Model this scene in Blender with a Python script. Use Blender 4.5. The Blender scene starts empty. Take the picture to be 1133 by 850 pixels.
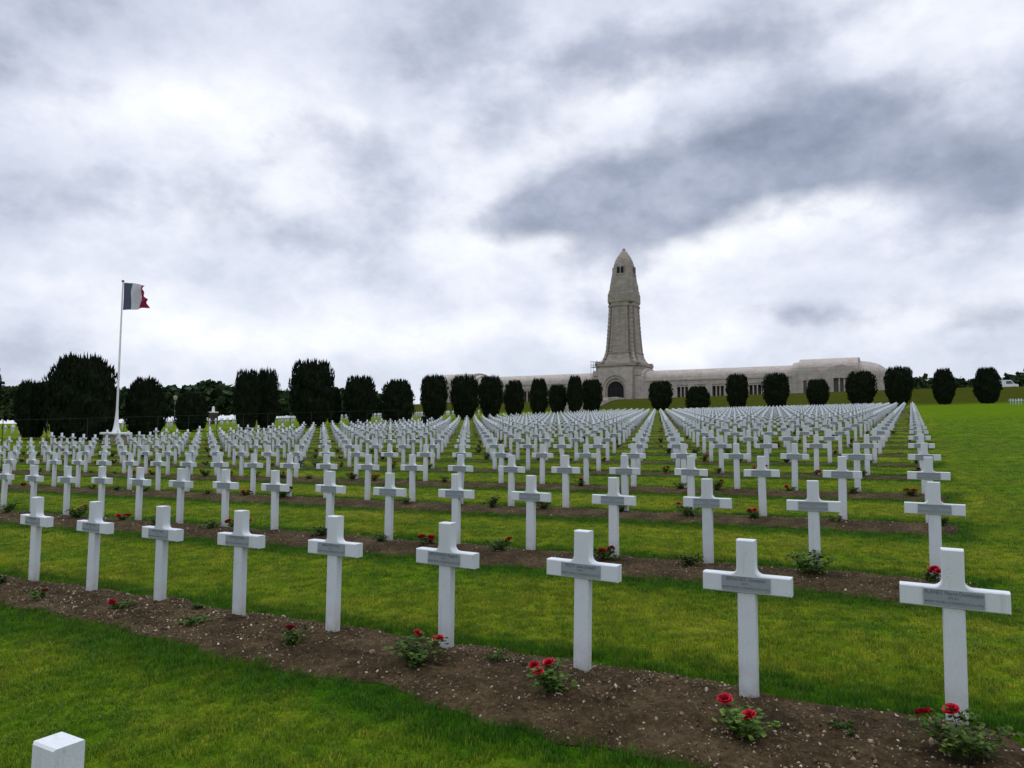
import bpy, math, random
import numpy as np
from mathutils import Vector, Matrix, Euler

random.seed(7)
RNG = np.random.default_rng(11)
S = bpy.context.scene
COL = S.collection

# ------------------------------------------------------------------ camera
F_PX, YAW, PITCH, ROLL = 809.72, -0.4999, 0.0732, 0.0061     # focal length in pixels of the 1133 wide photo
CAM = np.array([-0.1703, -4.6433, 1.5342])
_cy, _sy = math.cos(YAW), math.sin(YAW)
FWD = np.array([_sy * math.cos(PITCH), _cy * math.cos(PITCH), math.sin(PITCH)])
_rt = np.array([_cy, -_sy, 0.0])
_up = np.cross(_rt, FWD)
RGT = math.cos(ROLL) * _rt + math.sin(ROLL) * _up
UPV = -math.sin(ROLL) * _rt + math.cos(ROLL) * _up
cam_d = bpy.data.cameras.new("camera")
cam_o = bpy.data.objects.new("camera", cam_d)
COL.objects.link(cam_o)
cam_d.sensor_width = 36
cam_d.lens = 36 * F_PX / 1133
cam_d.clip_start = 0.05
cam_d.clip_end = 6000
_m = Matrix(((RGT[0], UPV[0], -FWD[0], CAM[0]), (RGT[1], UPV[1], -FWD[1], CAM[1]),
             (RGT[2], UPV[2], -FWD[2], CAM[2]), (0, 0, 0, 1)))
cam_o.matrix_world = _m
S.camera = cam_o


def ray(px, py):
    return FWD + (px - 566.5) / F_PX * RGT - (py - 425) / F_PX * UPV


def proj(p):
    d = np.asarray(p, float) - CAM
    z = d @ FWD
    return 566.5 + F_PX * (d @ RGT) / z, 425 - F_PX * (d @ UPV) / z, z


# ------------------------------------------------------------------ view, sun, sky
S.view_settings.view_transform = 'Standard'
S.view_settings.look = 'None'
S.view_settings.exposure = 0.22
S.view_settings.gamma = 1.0
S.view_settings.use_curve_mapping = False
SUN_EL, SUN_AZ = math.radians(58), math.radians(-40)         # azimuth from +Y towards +X
sd = bpy.data.lights.new("sun", 'SUN')
sd.energy = 0.75
sd.angle = math.radians(24)
sd.color = (1.0, 0.97, 0.92)
so = bpy.data.objects.new("sun", sd)
COL.objects.link(so)
so.rotation_euler = Vector((-math.sin(SUN_AZ) * math.cos(SUN_EL), -math.cos(SUN_AZ) * math.cos(SUN_EL),
                            -math.sin(SUN_EL))).to_track_quat('-Z', 'Y').to_euler()
so.location = (0, 0, 60)


class NT:
    """small helper for node trees"""
    def __init__(s, tree): s.t = tree
    def n(s, typ, **kw):
        nd = s.t.nodes.new(typ)
        for k, v in kw.items(): setattr(nd, k, v)
        return nd
    def l(s, a, b): s.t.links.new(a, b)
    def put(s, sock, v):
        if isinstance(v, bpy.types.NodeSocket): s.l(v, sock)
        elif v is not None: sock.default_value = v
    def m(s, op, a, b=None, c=None, clamp=False):
        nd = s.n('ShaderNodeMath', operation=op, use_clamp=clamp)
        s.put(nd.inputs[0], a)
        if b is not None: s.put(nd.inputs[1], b)
        if c is not None: s.put(nd.inputs[2], c)
        return nd.outputs[0]
    def vm(s, op, a, b=None, out=0):
        nd = s.n('ShaderNodeVectorMath', operation=op)
        s.put(nd.inputs[0], a)
        if b is not None: s.put(nd.inputs[1], b)
        return nd.outputs[out]
    def scale(s, a, f):
        nd = s.n('ShaderNodeVectorMath', operation='SCALE')
        s.put(nd.inputs[0], a); s.put(nd.inputs[3], f)
        return nd.outputs[0]
    def comb(s, x, y, z=0.0):
        nd = s.n('ShaderNodeCombineXYZ')
        s.put(nd.inputs[0], x); s.put(nd.inputs[1], y); s.put(nd.inputs[2], z)
        return nd.outputs[0]
    def noise(s, vec, scale, detail=4, rough=0.55, dist=0.0, col=False):
        nd = s.n('ShaderNodeTexNoise')
        if vec is not None: s.l(vec, nd.inputs['Vector'])
        nd.inputs['Scale'].default_value = scale
        nd.inputs['Detail'].default_value = detail
        nd.inputs['Roughness'].default_value = rough
        nd.inputs['Distortion'].default_value = dist
        return nd.outputs['Color' if col else 'Fac']
    def ramp(s, fac, stops, interp='LINEAR'):
        nd = s.n('ShaderNodeValToRGB')
        nd.color_ramp.interpolation = interp
        el = nd.color_ramp.elements
        while len(el) < len(stops): el.new(0.5)
        for e, (p, c) in zip(el, stops):
            e.position = p
            e.color = (*c, 1) if len(c) == 3 else c
        s.put(nd.inputs[0], fac)
        return nd.outputs[0]
    def mix(s, fac, a, b, blend='MIX'):
        nd = s.n('ShaderNodeMix', data_type='RGBA', blend_type=blend)
        s.put(nd.inputs[0], fac)
        s.put(nd.inputs[6], (*a, 1) if isinstance(a, tuple) else a)
        s.put(nd.inputs[7], (*b, 1) if isinstance(b, tuple) else b)
        return nd.outputs[2]
    def mapr(s, v, a, b, c=0.0, d=1.0, smooth=True):
        nd = s.n('ShaderNodeMapRange', interpolation_type='SMOOTHSTEP' if smooth else 'LINEAR')
        s.put(nd.inputs[0], v)
        for i, x in enumerate((a, b, c, d)): nd.inputs[i + 1].default_value = x
        return nd.outputs[0]


W = bpy.data.worlds.new("World")
S.world = W
W.use_nodes = True
W.node_tree.nodes.clear()
k = NT(W.node_tree)
out = k.n('ShaderNodeOutputWorld')
bg = k.n('ShaderNodeBackground')
bg.inputs[1].default_value = 0.1
k.l(bg.outputs[0], out.inputs[0])
sky = k.n('ShaderNodeTexSky', sky_type='NISHITA', sun_disc=False)
sky.sun_elevation = SUN_EL
sky.sun_rotation = SUN_AZ
sky.altitude = 350
tc = k.n('ShaderNodeTexCoord')
D = k.vm('NORMALIZE', tc.outputs['Generated'])
sep = k.n('ShaderNodeSeparateXYZ')
k.l(D, sep.inputs[0])
dx, dy, dz = sep.outputs
zc = k.m('ADD', k.m('MAXIMUM', dz, 0.0), 0.24)
P = k.comb(k.m('DIVIDE', dx, zc), k.m('DIVIDE', dy, zc), 0.0)       # cloud deck seen from below
AZ = k.m('ARCTAN2', dx, dy)
EL = k.m('ARCSINE', dz)
wn = k.noise(D, 3.6, 4, 0.5, 0.0, col=True)
wsep = k.n('ShaderNodeSeparateColor')
k.l(wn, wsep.inputs[0])
AZw = k.m('ADD', AZ, k.m('MULTIPLY', k.m('SUBTRACT', wsep.outputs[0], 0.5), 0.26))
ELw = k.m('ADD', EL, k.m('MULTIPLY', k.m('SUBTRACT', wsep.outputs[1], 0.5), 0.17))
Ds = k.vm('MULTIPLY', D, (1.0, 1.0, 1.55))
n1 = k.noise(P, 1.15, 8, 0.55, 0.4)
n2 = k.noise(Ds, 4.4, 11, 0.58, 0.0)
n3 = k.noise(k.vm('ADD', Ds, (3.7, 1.9, 0.4)), 10.0, 10, 0.60, 0.0)
n4 = k.noise(k.vm('ADD', Ds, (9.1, 4.4, 2.2)), 2.8, 9, 0.53, 0.0)
# rounded cloud heads: folded noise
bil = k.m('SUBTRACT', 1.0, k.m('MULTIPLY', k.m('ABSOLUTE', k.m('SUBTRACT', n3, 0.5)), 4.0))


def blob_sum(lst):
    tot = None
    for (px, py, hw, hh, ang, amt) in lst:
        d = ray(px, py); d = d / np.linalg.norm(d)
        az0, el0 = math.atan2(d[0], d[1]), math.asin(d[2])
        ux = k.m('MULTIPLY', k.m('SUBTRACT', AZw, az0), math.cos(el0))
        uy = k.m('SUBTRACT', ELw, el0)
        c_, s_ = math.cos(math.radians(ang)), math.sin(math.radians(ang))
        sx, sy = hw / F_PX * 0.85, hh / F_PX * 0.85
        a1 = k.m('DIVIDE', k.m('ADD', k.m('MULTIPLY', ux, c_), k.m('MULTIPLY', uy, s_)), sx)
        b1 = k.m('DIVIDE', k.m('SUBTRACT', k.m('MULTIPLY', uy, c_), k.m('MULTIPLY', ux, s_)), sy)
        q = k.m('ADD', k.m('MULTIPLY', a1, a1), k.m('MULTIPLY', b1, b1))
        e = k.m('MULTIPLY', k.m('EXPONENT', k.m('MULTIPLY', q, -0.8)), amt)
        tot = e if tot is None else k.m('ADD', tot, e)
    return tot


# this particular deck: (photo x, y, half width, half height in px, tilt deg, amount)
bright = blob_sum([(130, 115, 150, 60, 8, .34), (320, 170, 100, 70, -10, .20), (700, 122, 110, 35, 12, .22), (640, 120, 90, 60, 0, .10),
                   (830, 252, 200, 26, -2, .34), (960, 295, 200, 45, 0, .18), (1090, 60, 80, 70, 20, .16), (250, 375, 420, 42, 0, .22), (40, 330, 160, 50, 0, .14),
                   (780, 372, 420, 22, 0, .26), (480, 250, 90, 45, 0, .14), (425, 335, 110, 30, 0, .14), (660, 262, 60, 30, 0, .2)])
dark = blob_sum([(600, 222, 90, 48, 14, .95), (690, 212, 120, 42, 10, .72), (860, 192, 170, 46, 12, 1.1), (770, 215, 110, 36, 8, .62), (980, 150, 110, 40, 22, .50), (700, 60, 190, 42, 14, .52),
                 (880, 28, 210, 38, 8, .58), (560, 30, 120, 40, 10, .25), (430, 125, 95, 75, 12, .36), (420, 210, 60, 40, 0, .22), (120, 245, 230, 36, 2, .42), (330, 262, 140, 26, -6, .36),
                 (1110, 235, 70, 50, 20, .55), (1010, 215, 110, 34, 8, .5), (1095, 368, 70, 12, 0, .55), (940, 350, 160, 13, -3, .50), (640, 330, 120, 24, 0, .42), (610, 295, 90, 22, 6, .38), (60, 75, 120, 26, 6, .26), (250, 45, 150, 30, 0, .22)])
lay = k.m('ADD', k.m('MULTIPLY', k.m('SUBTRACT', n2, 0.5), 2.1), k.m('MULTIPLY', k.m('SUBTRACT', n3, 0.5), 0.75))
M = k.m('ADD', dark, lay)
M = k.mapr(M, 0.12, 1.02, 0.0, 1.0, smooth=True)
V = k.m('ADD', k.m('ADD', bright, 0.34), k.m('MULTIPLY', k.m('SUBTRACT', n4, 0.5), 1.25))
V = k.m('ADD', V, k.m('ADD', k.m('MULTIPLY', k.m('SUBTRACT', n2, 0.5), -1.0), k.m('MULTIPLY', bil, 0.16)))
lite = k.ramp(V, [(0.05, (.38, .418, .52)), (0.35, (.535, .575, .685)), (0.62, (.69, .725, .82)), (0.92, (.89, .905, .945))])
DV = k.m('ADD', k.m('MULTIPLY', k.m('SUBTRACT', n3, 0.5), 1.6), k.m('ADD', 0.5, k.m('MULTIPLY', k.m('SUBTRACT', n4, 0.5), 1.3)))
drk = k.ramp(DV, [(0.2, (.185, .218, .30)), (0.5, (.265, .305, .405)), (0.85, (.40, .44, .55))])
cl = k.mix(k.m('MULTIPLY', M, 0.93), lite, drk)
cl10 = k.scale(cl, k.mapr(EL, 0.62, 1.25, 10.0, 24.0))      # an overcast sky is brightest overhead
skymix = k.mix(0.95, sky.outputs[0], cl10)
k.l(skymix, bg.inputs[0])

# ------------------------------------------------------------------ terrain function
A_SL, B_SL = 0.0123, 0.0524
TERR = 13.0
TERR_T = 12.8
SX, SY = 1.0840, 3.4634       # grave spacing in a row and between rows


def sst(e0, e1, x):
    t = np.clip((x - e0) / (e1 - e0), 0, 1)
    return t * t * (3 - 2 * t)


def gz(x, y):
    x = np.asarray(x, float); y = np.asarray(y, float)
    z = A_SL * np.clip(x, -250, 150) + B_SL * np.clip(y, -40, 160)
    z = z + 0.7 * sst(-38, -58, x)
    t = sst(161, 186, y) * sst(-190, -150, x)
    terr = TERR + 0.9 * np.clip((x + 10) / 65, -1.1, 0.2)
    z = z * (1 - t) + terr * t
    far = sst(260, 420, y)
    return z * (1 - far) + 7.0 * far


def gzf(x, y): return float(gz(x, y))


def vnoise(x, y, seed=0):
    x = np.asarray(x, float); y = np.asarray(y, float)
    xi = np.floor(x); yi = np.floor(y)
    fx, fy = x - xi, y - yi
    def h(i, j):
        v = np.sin(i * 127.1 + j * 311.7 + seed * 74.7) * 43758.5453
        return v - np.floor(v)
    u, v = fx * fx * (3 - 2 * fx), fy * fy * (3 - 2 * fy)
    return (h(xi, yi) * (1 - u) + h(xi + 1, yi) * u) * (1 - v) + (h(xi, yi + 1) * (1 - u) + h(xi + 1, yi + 1) * u) * v


def bed_edges(x, row):
    """front and back edge of the soil bed of a row at x (metres from the row line)"""
    f = np.where(np.asarray(row) == 0, -0.66 - 0.12 * sst(-7.5, -5.5, x) - 0.22 * sst(-4.2, -1.6, x), -0.80) + 0.13 * (vnoise(x * 0.9, row * 9.1, 1) - .5) + 0.12 * (vnoise(x * 4.3, row * 5.7, 2) - .5)
    b = 0.13 + 0.10 * (vnoise(x * 1.1, row * 3.3, 3) - .5) + 0.09 * (vnoise(x * 4.7, row * 8.9, 4) - .5)
    return f, b


BED_X1 = 0.36
ROWS, COLS = 37, 43


# ------------------------------------------------------------------ mesh helpers
def mk(name, v, f, mat=None, parent=None, mats=None, mi=None, smooth=False):
    me = bpy.data.meshes.new(name)
    me.from_pydata([tuple(map(float, p)) for p in v], [], [tuple(int(i) for i in q) for q in f])
    for mm in (mats or ([mat] if mat else [])): me.materials.append(mm)
    if mi is not None: me.polygons.foreach_set('material_index', np.asarray(mi, dtype=np.int32))
    if smooth: me.polygons.foreach_set('use_smooth', np.ones(len(me.polygons), bool))
    me.update()
    o = bpy.data.objects.new(name, me)
    COL.objects.link(o)
    if parent: o.parent = parent
    return o


def mk_np(name, V, Fq, mat, n=4, link=True, parent=None, smooth=False):
    """fast mesh from numpy arrays, every face with n corners"""
    me = bpy.data.meshes.new(name)
    V = np.asarray(V, np.float32); Fq = np.asarray(Fq, np.int32)
    me.vertices.add(len(V)); me.vertices.foreach_set('co', V.ravel())
    me.loops.add(Fq.size); me.loops.foreach_set('vertex_index', Fq.ravel())
    me.polygons.add(len(Fq))
    me.polygons.foreach_set('loop_start', np.arange(0, Fq.size, n, dtype=np.int32))
    if smooth: me.polygons.foreach_set('use_smooth', np.ones(len(Fq), bool))
    me.materials.append(mat)
    me.update(calc_edges=True); me.validate()
    o = bpy.data.objects.new(name, me)
    if link: COL.objects.link(o)
    if parent: o.parent = parent
    return o


class MB:
    """collects solids, built as one mesh object"""
    def __init__(s): s.v, s.f, s.mi = [], [], []
    def add(s, v, f, mi=0):
        b = len(s.v); s.v += [tuple(p) for p in v]
        s.f += [tuple(i + b for i in q) for q in f]; s.mi += [mi] * len(f)
    def box(s, x0, x1, y0, y1, z0, z1, mi=0):
        s.add([(x0, y0, z0), (x1, y0, z0), (x1, y1, z0), (x0, y1, z0), (x0, y0, z1), (x1, y0, z1), (x1, y1, z1), (x0, y1, z1)],
              [(3, 2, 1, 0), (4, 5, 6, 7), (0, 1, 5, 4), (1, 2, 6, 5), (2, 3, 7, 6), (3, 0, 4, 7)], mi)
    def loft(s, rings, mi=0, caps=True):
        n = len(rings[0]); v = [p for r in rings for p in r]; f = []
        for i in range(len(rings) - 1):
            for j in range(n):
                f.append((i * n + j, i * n + (j + 1) % n, (i + 1) * n + (j + 1) % n, (i + 1) * n + j))
        if caps:
            f.append(tuple(range(n - 1, -1, -1))); f.append(tuple((len(rings) - 1) * n + j for j in range(n)))
        s.add(v, f, mi)
    def tube(s, pts, rads, n=8, mi=0):
        rings = []
        for i, p in enumerate(pts):
            p = Vector(p)
            a = Vector(pts[max(i - 1, 0)]); b = Vector(pts[min(i + 1, len(pts) - 1)])
            d = (b - a).normalized()
            u = d.cross(Vector((0, 0, 1))) if abs(d.z) < .95 else d.cross(Vector((0, 1, 0)))
            u.normalize(); w = d.cross(u)
            r = rads[i] if hasattr(rads, '__len__') else rads
            rings.append([tuple(p + u * (r * math.cos(t)) + w * (r * math.sin(t))) for t in [2 * math.pi * j / n for j in range(n)]])
        s.loft([r[::-1] for r in rings], mi)
    def lathe(s, prof, cx=0, cy=0, n=20, mi=0):
        s.loft([[(cx + r * math.cos(2 * math.pi * j / n), cy + r * math.sin(2 * math.pi * j / n), z) for j in range(n)] for r, z in prof], mi)
    def prism(s, poly, y0, y1, mi=0):
        """poly in (x, z), counter-clockwise seen from -Y; extruded from y0 (front) to y1"""
        n = len(poly)
        v = [(x, y0, z) for x, z in poly] + [(x, y1, z) for x, z in poly]
        f = [tuple(range(n)), tuple(range(2 * n - 1, n - 1, -1))] + [(i, i + n, (i + 1) % n + n, (i + 1) % n) for i in range(n)]
        s.add(v, f, mi)
    def build(s, name, mat=None, parent=None, mats=None, smooth=False):
        return mk(name, s.v, s.f, mat, parent, mats, s.mi if mats else None, smooth)


def tag(o, label=None, cat=None, group=None, kind=None):
    if label: o['label'] = label
    if cat: o['category'] = cat
    if group: o['group'] = group
    if kind: o['kind'] = kind
    return o


def thing(name, label, cat, loc=(0, 0, 0), rz=0.0, group=None):
    o = bpy.data.objects.new(name, None)
    o.empty_display_size = 0.2
    COL.objects.link(o); o.location = loc; o.rotation_euler = (0, 0, rz)
    return tag(o, label, cat, group)


# ------------------------------------------------------------------ materials
def mat(name, rough=0.8, spec=0.3):
    m = bpy.data.materials.new(name)
    m.use_nodes = True
    t = NT(m.node_tree)
    b = m.node_tree.nodes['Principled BSDF']
    b.inputs['Roughness'].default_value = rough
    b.inputs['Specular IOR Level'].default_value = spec
    return m, t, b


def bump(t, b, h, strength=0.3, dist=0.02):
    nd = t.n('ShaderNodeBump')
    nd.inputs['Strength'].default_value = strength
    nd.inputs['Distance'].default_value = dist
    t.l(h, nd.inputs['Height']); t.l(nd.outputs[0], b.inputs['Normal'])


def objco(t): return t.n('ShaderNodeTexCoord').outputs['Object']
def pos(t): return t.n('ShaderNodeNewGeometry').outputs['Position']


def plain(name, col, rough=0.7, spec=0.3, var=0.15, scale=6.0, bs=0.0):
    m, t, b = mat(name, rough, spec)
    c = objco(t)
    n = t.noise(c, scale, 5, 0.6)
    t.l(t.mix(n, tuple(x * (1 - var) for x in col), tuple(min(1, x * (1 + var)) for x in col)), b.inputs['Base Color'])
    if bs: bump(t, b, t.noise(c, scale * 5, 4), bs, 0.01)
    return m


def grass_colour(t, blades=False):
    p = pos(t)
    s = t.n('ShaderNodeSeparateXYZ'); t.l(p, s.inputs[0])
    n_big = t.noise(p, 0.55, 4, 0.55, 0.4)
    n_mid = t.noise(p, 2.6, 5, 0.6)
    st = t.n('ShaderNodeMapping'); st.inputs['Scale'].default_value = (0.10, 1.35, 1)
    t.l(p, st.inputs[0])
    n_st = t.noise(st.outputs[0], 0.9, 4, 0.5)
    n_sm = t.noise(p, 13.0, 4, 0.65)
    f = t.m('ADD', t.m('ADD', t.m('MULTIPLY', n_big, 0.42), t.m('MULTIPLY', n_sm, 0.42)), t.m('ADD', t.m('MULTIPLY', n_mid, 0.30), t.m('MULTIPLY', n_st, 0.40)))
    f = t.m('SUBTRACT', f, 0.15)
    base = t.ramp(f, [(0.38, (.042, .122, .005)), (0.54, (.104, .194, .009)), (0.70, (.205, .252, .016)), (0.82, (.245, .25, .040))])
    side = t.m('MULTIPLY', t.mapr(s.outputs[0], 0.4, 1.6, 0.0, 0.55), t.mapr(n_st, 0.3, 0.7, 0.5, 1.0))
    base = t.mix(side, base, (.085, .205, .010))
    # lush untrimmed grass right along the soil beds
    ph = t.m('FRACT', t.m('ADD', t.m('DIVIDE', t.m('ADD', s.outputs[1], 0.385), SY), 10.0))
    dd = t.m('MULTIPLY', t.m('MINIMUM', ph, t.m('SUBTRACT', 1.0, ph)), SY)       # distance from bed centre
    dd = t.m('ADD', dd, t.m('MULTIPLY', t.m('SUBTRACT', n_mid, 0.5), 0.5))
    lush = t.mapr(dd, 0.62, 1.02, 1.0, 0.0)
    lush = t.m('MULTIPLY', lush, t.mapr(s.outputs[0], 0.3, 0.8, 1.0, 0.0))
    lush = t.m('MULTIPLY', lush, t.mapr(s.outputs[0], -46.0, -44.0, 0.0, 1.0))
    lush = t.m('MULTIPLY', lush, t.mapr(s.outputs[1], 126.0, 128.0, 1.0, 0.0))
    return t.mix(t.m('MULTIPLY', lush, 0.8), base, (.026, .108, .005)), p


MAT = {}
m, t, b = mat('lawn', 1.0, 0.0)
c, p = grass_colour(t)
n_f = t.noise(p, 38.0, 4, 0.7)
fine = t.mapr(n_f, 0.35, 0.7, 0.50, .95)
s_ = t.n('ShaderNodeSeparateXYZ'); t.l(p, s_.inputs[0])
c = t.mix(1.0, c, t.comb(fine, fine, fine), 'MULTIPLY')
bankf = t.mapr(s_.outputs[1], 160.0, 168.0, 0.0, 1.0)
bn = t.noise(p, 0.35, 4)
c = t.mix(bankf, c, t.mix(bn, (.030, .044, .005), (.062, .066, .011)))
t.l(c, b.inputs['Base Color'])
bump(t, b, t.m('ADD', t.noise(p, 30.0, 5, 0.7), t.m('MULTIPLY', t.noise(p, 4.0, 3), 0.8)), 0.8, 0.035)
MAT['lawn'] = m

m, t, b = mat('grass_blade', 0.55, 0.3)
c, p = grass_colour(t)
oi = t.n('ShaderNodeObjectInfo')
c = t.mix(1.0, c, t.ramp(oi.outputs['Random'], [(0, (.55, .62, .5)), (.55, (1.1, 1.08, .95)), (.90, (1.6, 1.42, 1.0)), (1.0, (2.4, 1.8, 2.2))]), 'MULTIPLY')
t.l(c, b.inputs['Base Color'])
tr = t.n('ShaderNodeBsdfTranslucent'); t.l(c, tr.inputs[0])
mx = t.n('ShaderNodeMixShader'); mx.inputs[0].default_value = 0.3
t.l(b.outputs[0], mx.inputs[1]); t.l(tr.outputs[0], mx.inputs[2])
t.l(mx.outputs[0], m.node_tree.nodes['Material Output'].inputs[0])
MAT['blade'] = m

m, t, b = mat('soil', 0.95, 0.1)
p = pos(t)
n1_ = t.noise(p, 3.0, 6, 0.65); n2_ = t.noise(p, 26.0, 5, 0.7)
c = t.ramp(t.m('ADD', t.m('MULTIPLY', n1_, .5), t.m('MULTIPLY', n2_, .5)),
           [(.35, (.017, .0115, .006)), (.5, (.064, .042, .019)), (.66, (.145, .102, .052))])
vo = t.n('ShaderNodeTexVoronoi', feature='F1'); t.l(p, vo.inputs['Vector']); vo.inputs['Scale'].default_value = 34.0
peb = t.mapr(vo.outputs['Distance'], 0.16, 0.26, 1.0, 0.0)
sel = t.n('ShaderNodeSeparateColor'); t.l(vo.outputs['Color'], sel.inputs[0])
peb = t.m('MULTIPLY', peb, t.mapr(sel.outputs[0], 0.62, 0.66, 0.0, 1.0))
c = t.mix(peb, c, t.mix(sel.outputs[1], (.14, .10, .055), (.28, .225, .14)))
t.l(c, b.inputs['Base Color'])
bump(t, b, t.m('ADD', t.m('MULTIPLY', n2_, 1.0), t.m('MULTIPLY', peb, 0.5)), 1.0, 0.05)
MAT['soil'] = m

m, t, b = mat('pebble', 0.85, 0.2)
oi = t.n('ShaderNodeObjectInfo')
c = t.ramp(oi.outputs['Random'], [(0, (.045, .030, .018)), (.42, (.11, .078, .046)), (.72, (.20, .145, .080)), (.94, (.36, .285, .18)), (1, (.58, .52, .40))])
t.l(c, b.inputs['Base Color'])
MAT['pebble'] = m

m, t, b = mat('cast_stone_white', 0.62, 0.35)
c = objco(t)
sp = t.noise(c, 160.0, 2, 0.6)
mott = t.noise(c, 7.0, 5, 0.6)
base = t.mix(t.mapr(sp, 0.35, 0.65), (.57, .605, .625), (.64, .67, .685))
base = t.mix(t.mapr(mott, 0.5, 0.8, 0.0, 0.35), base, (.42, .45, .44))
s_ = t.n('ShaderNodeSeparateXYZ'); t.l(c, s_.inputs[0])
gr = t.m('MULTIPLY', t.mapr(s_.outputs[2], 0.02, 0.30, 1.0, 0.0), t.mapr(t.noise(c, 11.0, 4), 0.3, 0.7, 0.15, 1.0))
base = t.mix(t.m('MULTIPLY', gr, 0.75), base, (.40, .36, .26))
spl = t.m('MULTIPLY', t.mapr(s_.outputs[2], 0.0, 0.10, 1.0, 0.0), t.mapr(t.noise(c, 30.0, 4), 0.35, 0.6))
base = t.mix(t.m('MULTIPLY', spl, 0.7), base, (.14, .105, .07))
wp = pos(t)
sm = t.n('ShaderNodeMapping'); sm.inputs['Scale'].default_value = (38, 38, 2.2); t.l(wp, sm.inputs[0])
strk = t.m('MULTIPLY', t.mapr(t.noise(sm.outputs[0], 1.0, 4, 0.6), 0.52, 0.75), t.mapr(t.noise(wp, 3.1, 3), 0.4, 0.65))
base = t.mix(t.m('MULTIPLY', strk, 0.5), base, (.38, .40, .385))
lich = t.m('MULTIPLY', t.mapr(t.noise(wp, 55.0, 4, 0.7), 0.60, 0.68), t.mapr(t.noise(wp, 4.3, 3), 0.52, 0.62))
base = t.mix(t.m('MULTIPLY', lich, 0.6), base, (.24, .25, .20))
oi = t.n('ShaderNodeObjectInfo')
tint = t.ramp(oi.outputs['Random'], [(0, (.90, .91, .91)), (.5, (1, 1, 1)), (1, (1.0, .99, .96))])
base = t.mix(1.0, base, tint, 'MULTIPLY')
t.l(base, b.inputs['Base Color'])
bump(t, b, sp, 0.12, 0.004)
MAT['cross'] = m

m, t, b = mat('plaque_grey', 0.5, 0.4)
c = objco(t)
n = t.noise(c, 60.0, 4)
base = t.mix(n, (.215, .245, .26), (.285, .315, .33))
t.l(base, b.inputs['Base Color'])
MAT['plaque'] = m

# engraved lines for plaques whose letters are too far off to read
m, t, b = mat('plaque_engraved', 0.5, 0.4)
c = objco(t)
s_ = t.n('ShaderNodeSeparateXYZ'); t.l(c, s_.inputs[0])
stripe = None
for zc_, hh_, wx in ((0.026, .013, .135), (-0.001, .007, .035), (-0.024, .007, .14)):
    r_ = t.m('MULTIPLY', t.m('LESS_THAN', t.m('ABSOLUTE', t.m('SUBTRACT', s_.outputs[2], zc_)), hh_),
             t.m('LESS_THAN', t.m('ABSOLUTE', s_.outputs[0]), wx))
    stripe = r_ if stripe is None else t.m('ADD', stripe, r_)
mpn = t.n('ShaderNodeMapping'); mpn.inputs['Scale'].default_value = (150, 150, 60); t.l(c, mpn.inputs[0])
stripe = t.m('MULTIPLY', stripe, t.mapr(t.noise(mpn.outputs[0], 1.0, 2), 0.38, 0.6, 0.0, 1.0))
base = t.mix(t.m('MULTIPLY', stripe, 0.6), t.mix(t.noise(c, 60.0, 4), (.215, .245, .26), (.285, .315, .33)), (.11, .125, .14))
t.l(base, b.inputs['Base Color'])
MAT['plaque_far'] = m
MAT['letter'] = plain('letter_paint', (.13, .15, .165), 0.6)

def stone(name, lo, hi, stain, bw=1.2, bh=0.55):
    m, t, b = mat(name, 0.85, 0.2)
    p = pos(t)
    s_ = t.n('ShaderNodeSeparateXYZ'); t.l(p, s_.inputs[0])
    uv = t.comb(t.m('ADD', s_.outputs[0], t.m('MULTIPLY', s_.outputs[1], 0.73)), s_.outputs[2], 0.0)
    br = t.n('ShaderNodeTexBrick'); t.l(uv, br.inputs['Vector'])
    br.inputs['Scale'].default_value = 1.0; br.inputs['Mortar Size'].default_value = 0.02
    br.inputs['Brick Width'].default_value = bw; br.inputs['Row Height'].default_value = bh
    br.inputs['Color1'].default_value = (*lo, 1); br.inputs['Color2'].default_value = (*hi, 1)
    br.inputs['Mortar'].default_value = (*(x * .6 for x in lo), 1)
    st = t.n('ShaderNodeMapping'); st.inputs['Scale'].default_value = (1.2, 1.2, 0.18); t.l(p, st.inputs[0])
    n = t.noise(st.outputs[0], 0.9, 6, 0.65)
    c = t.mix(t.mapr(n, 0.45, 0.75, 0.0, 0.75), br.outputs['Color'], stain)
    c = t.mix(0.35, c, t.mix(t.noise(p, 0.5, 5), lo, hi))
    t.l(c, b.inputs['Base Color'])
    bump(t, b, t.noise(p, 5.0, 5), 0.3, 0.04)
    return m


MAT['stone'] = stone('weathered_limestone', (.235, .203, .168), (.365, .318, .268), (.115, .10, .084))
MAT['stone_l'] = stone('pale_limestone', (.345, .302, .258), (.48, .425, .37), (.21, .184, .157))
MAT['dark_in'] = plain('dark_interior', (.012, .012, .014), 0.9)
MAT['door'] = plain('bronze_door', (.09, .07, .06), 0.6)
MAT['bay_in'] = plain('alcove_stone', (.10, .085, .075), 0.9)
MAT['glass'] = plain('dark_glass', (.05, .06, .075), 0.15, 0.6)
MAT['white_paint'] = plain('white_paint', (.75, .76, .77), 0.45, 0.4, 0.05)
MAT['wire'] = plain('dull_wire', (.035, .036, .036), 0.8, 0.2)
MAT['metal'] = plain('grey_metal', (.13, .135, .14), 0.5, 0.5)
MAT['yew_bark'] = plain('yew_bark', (.05, .035, .025), 0.9)

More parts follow.
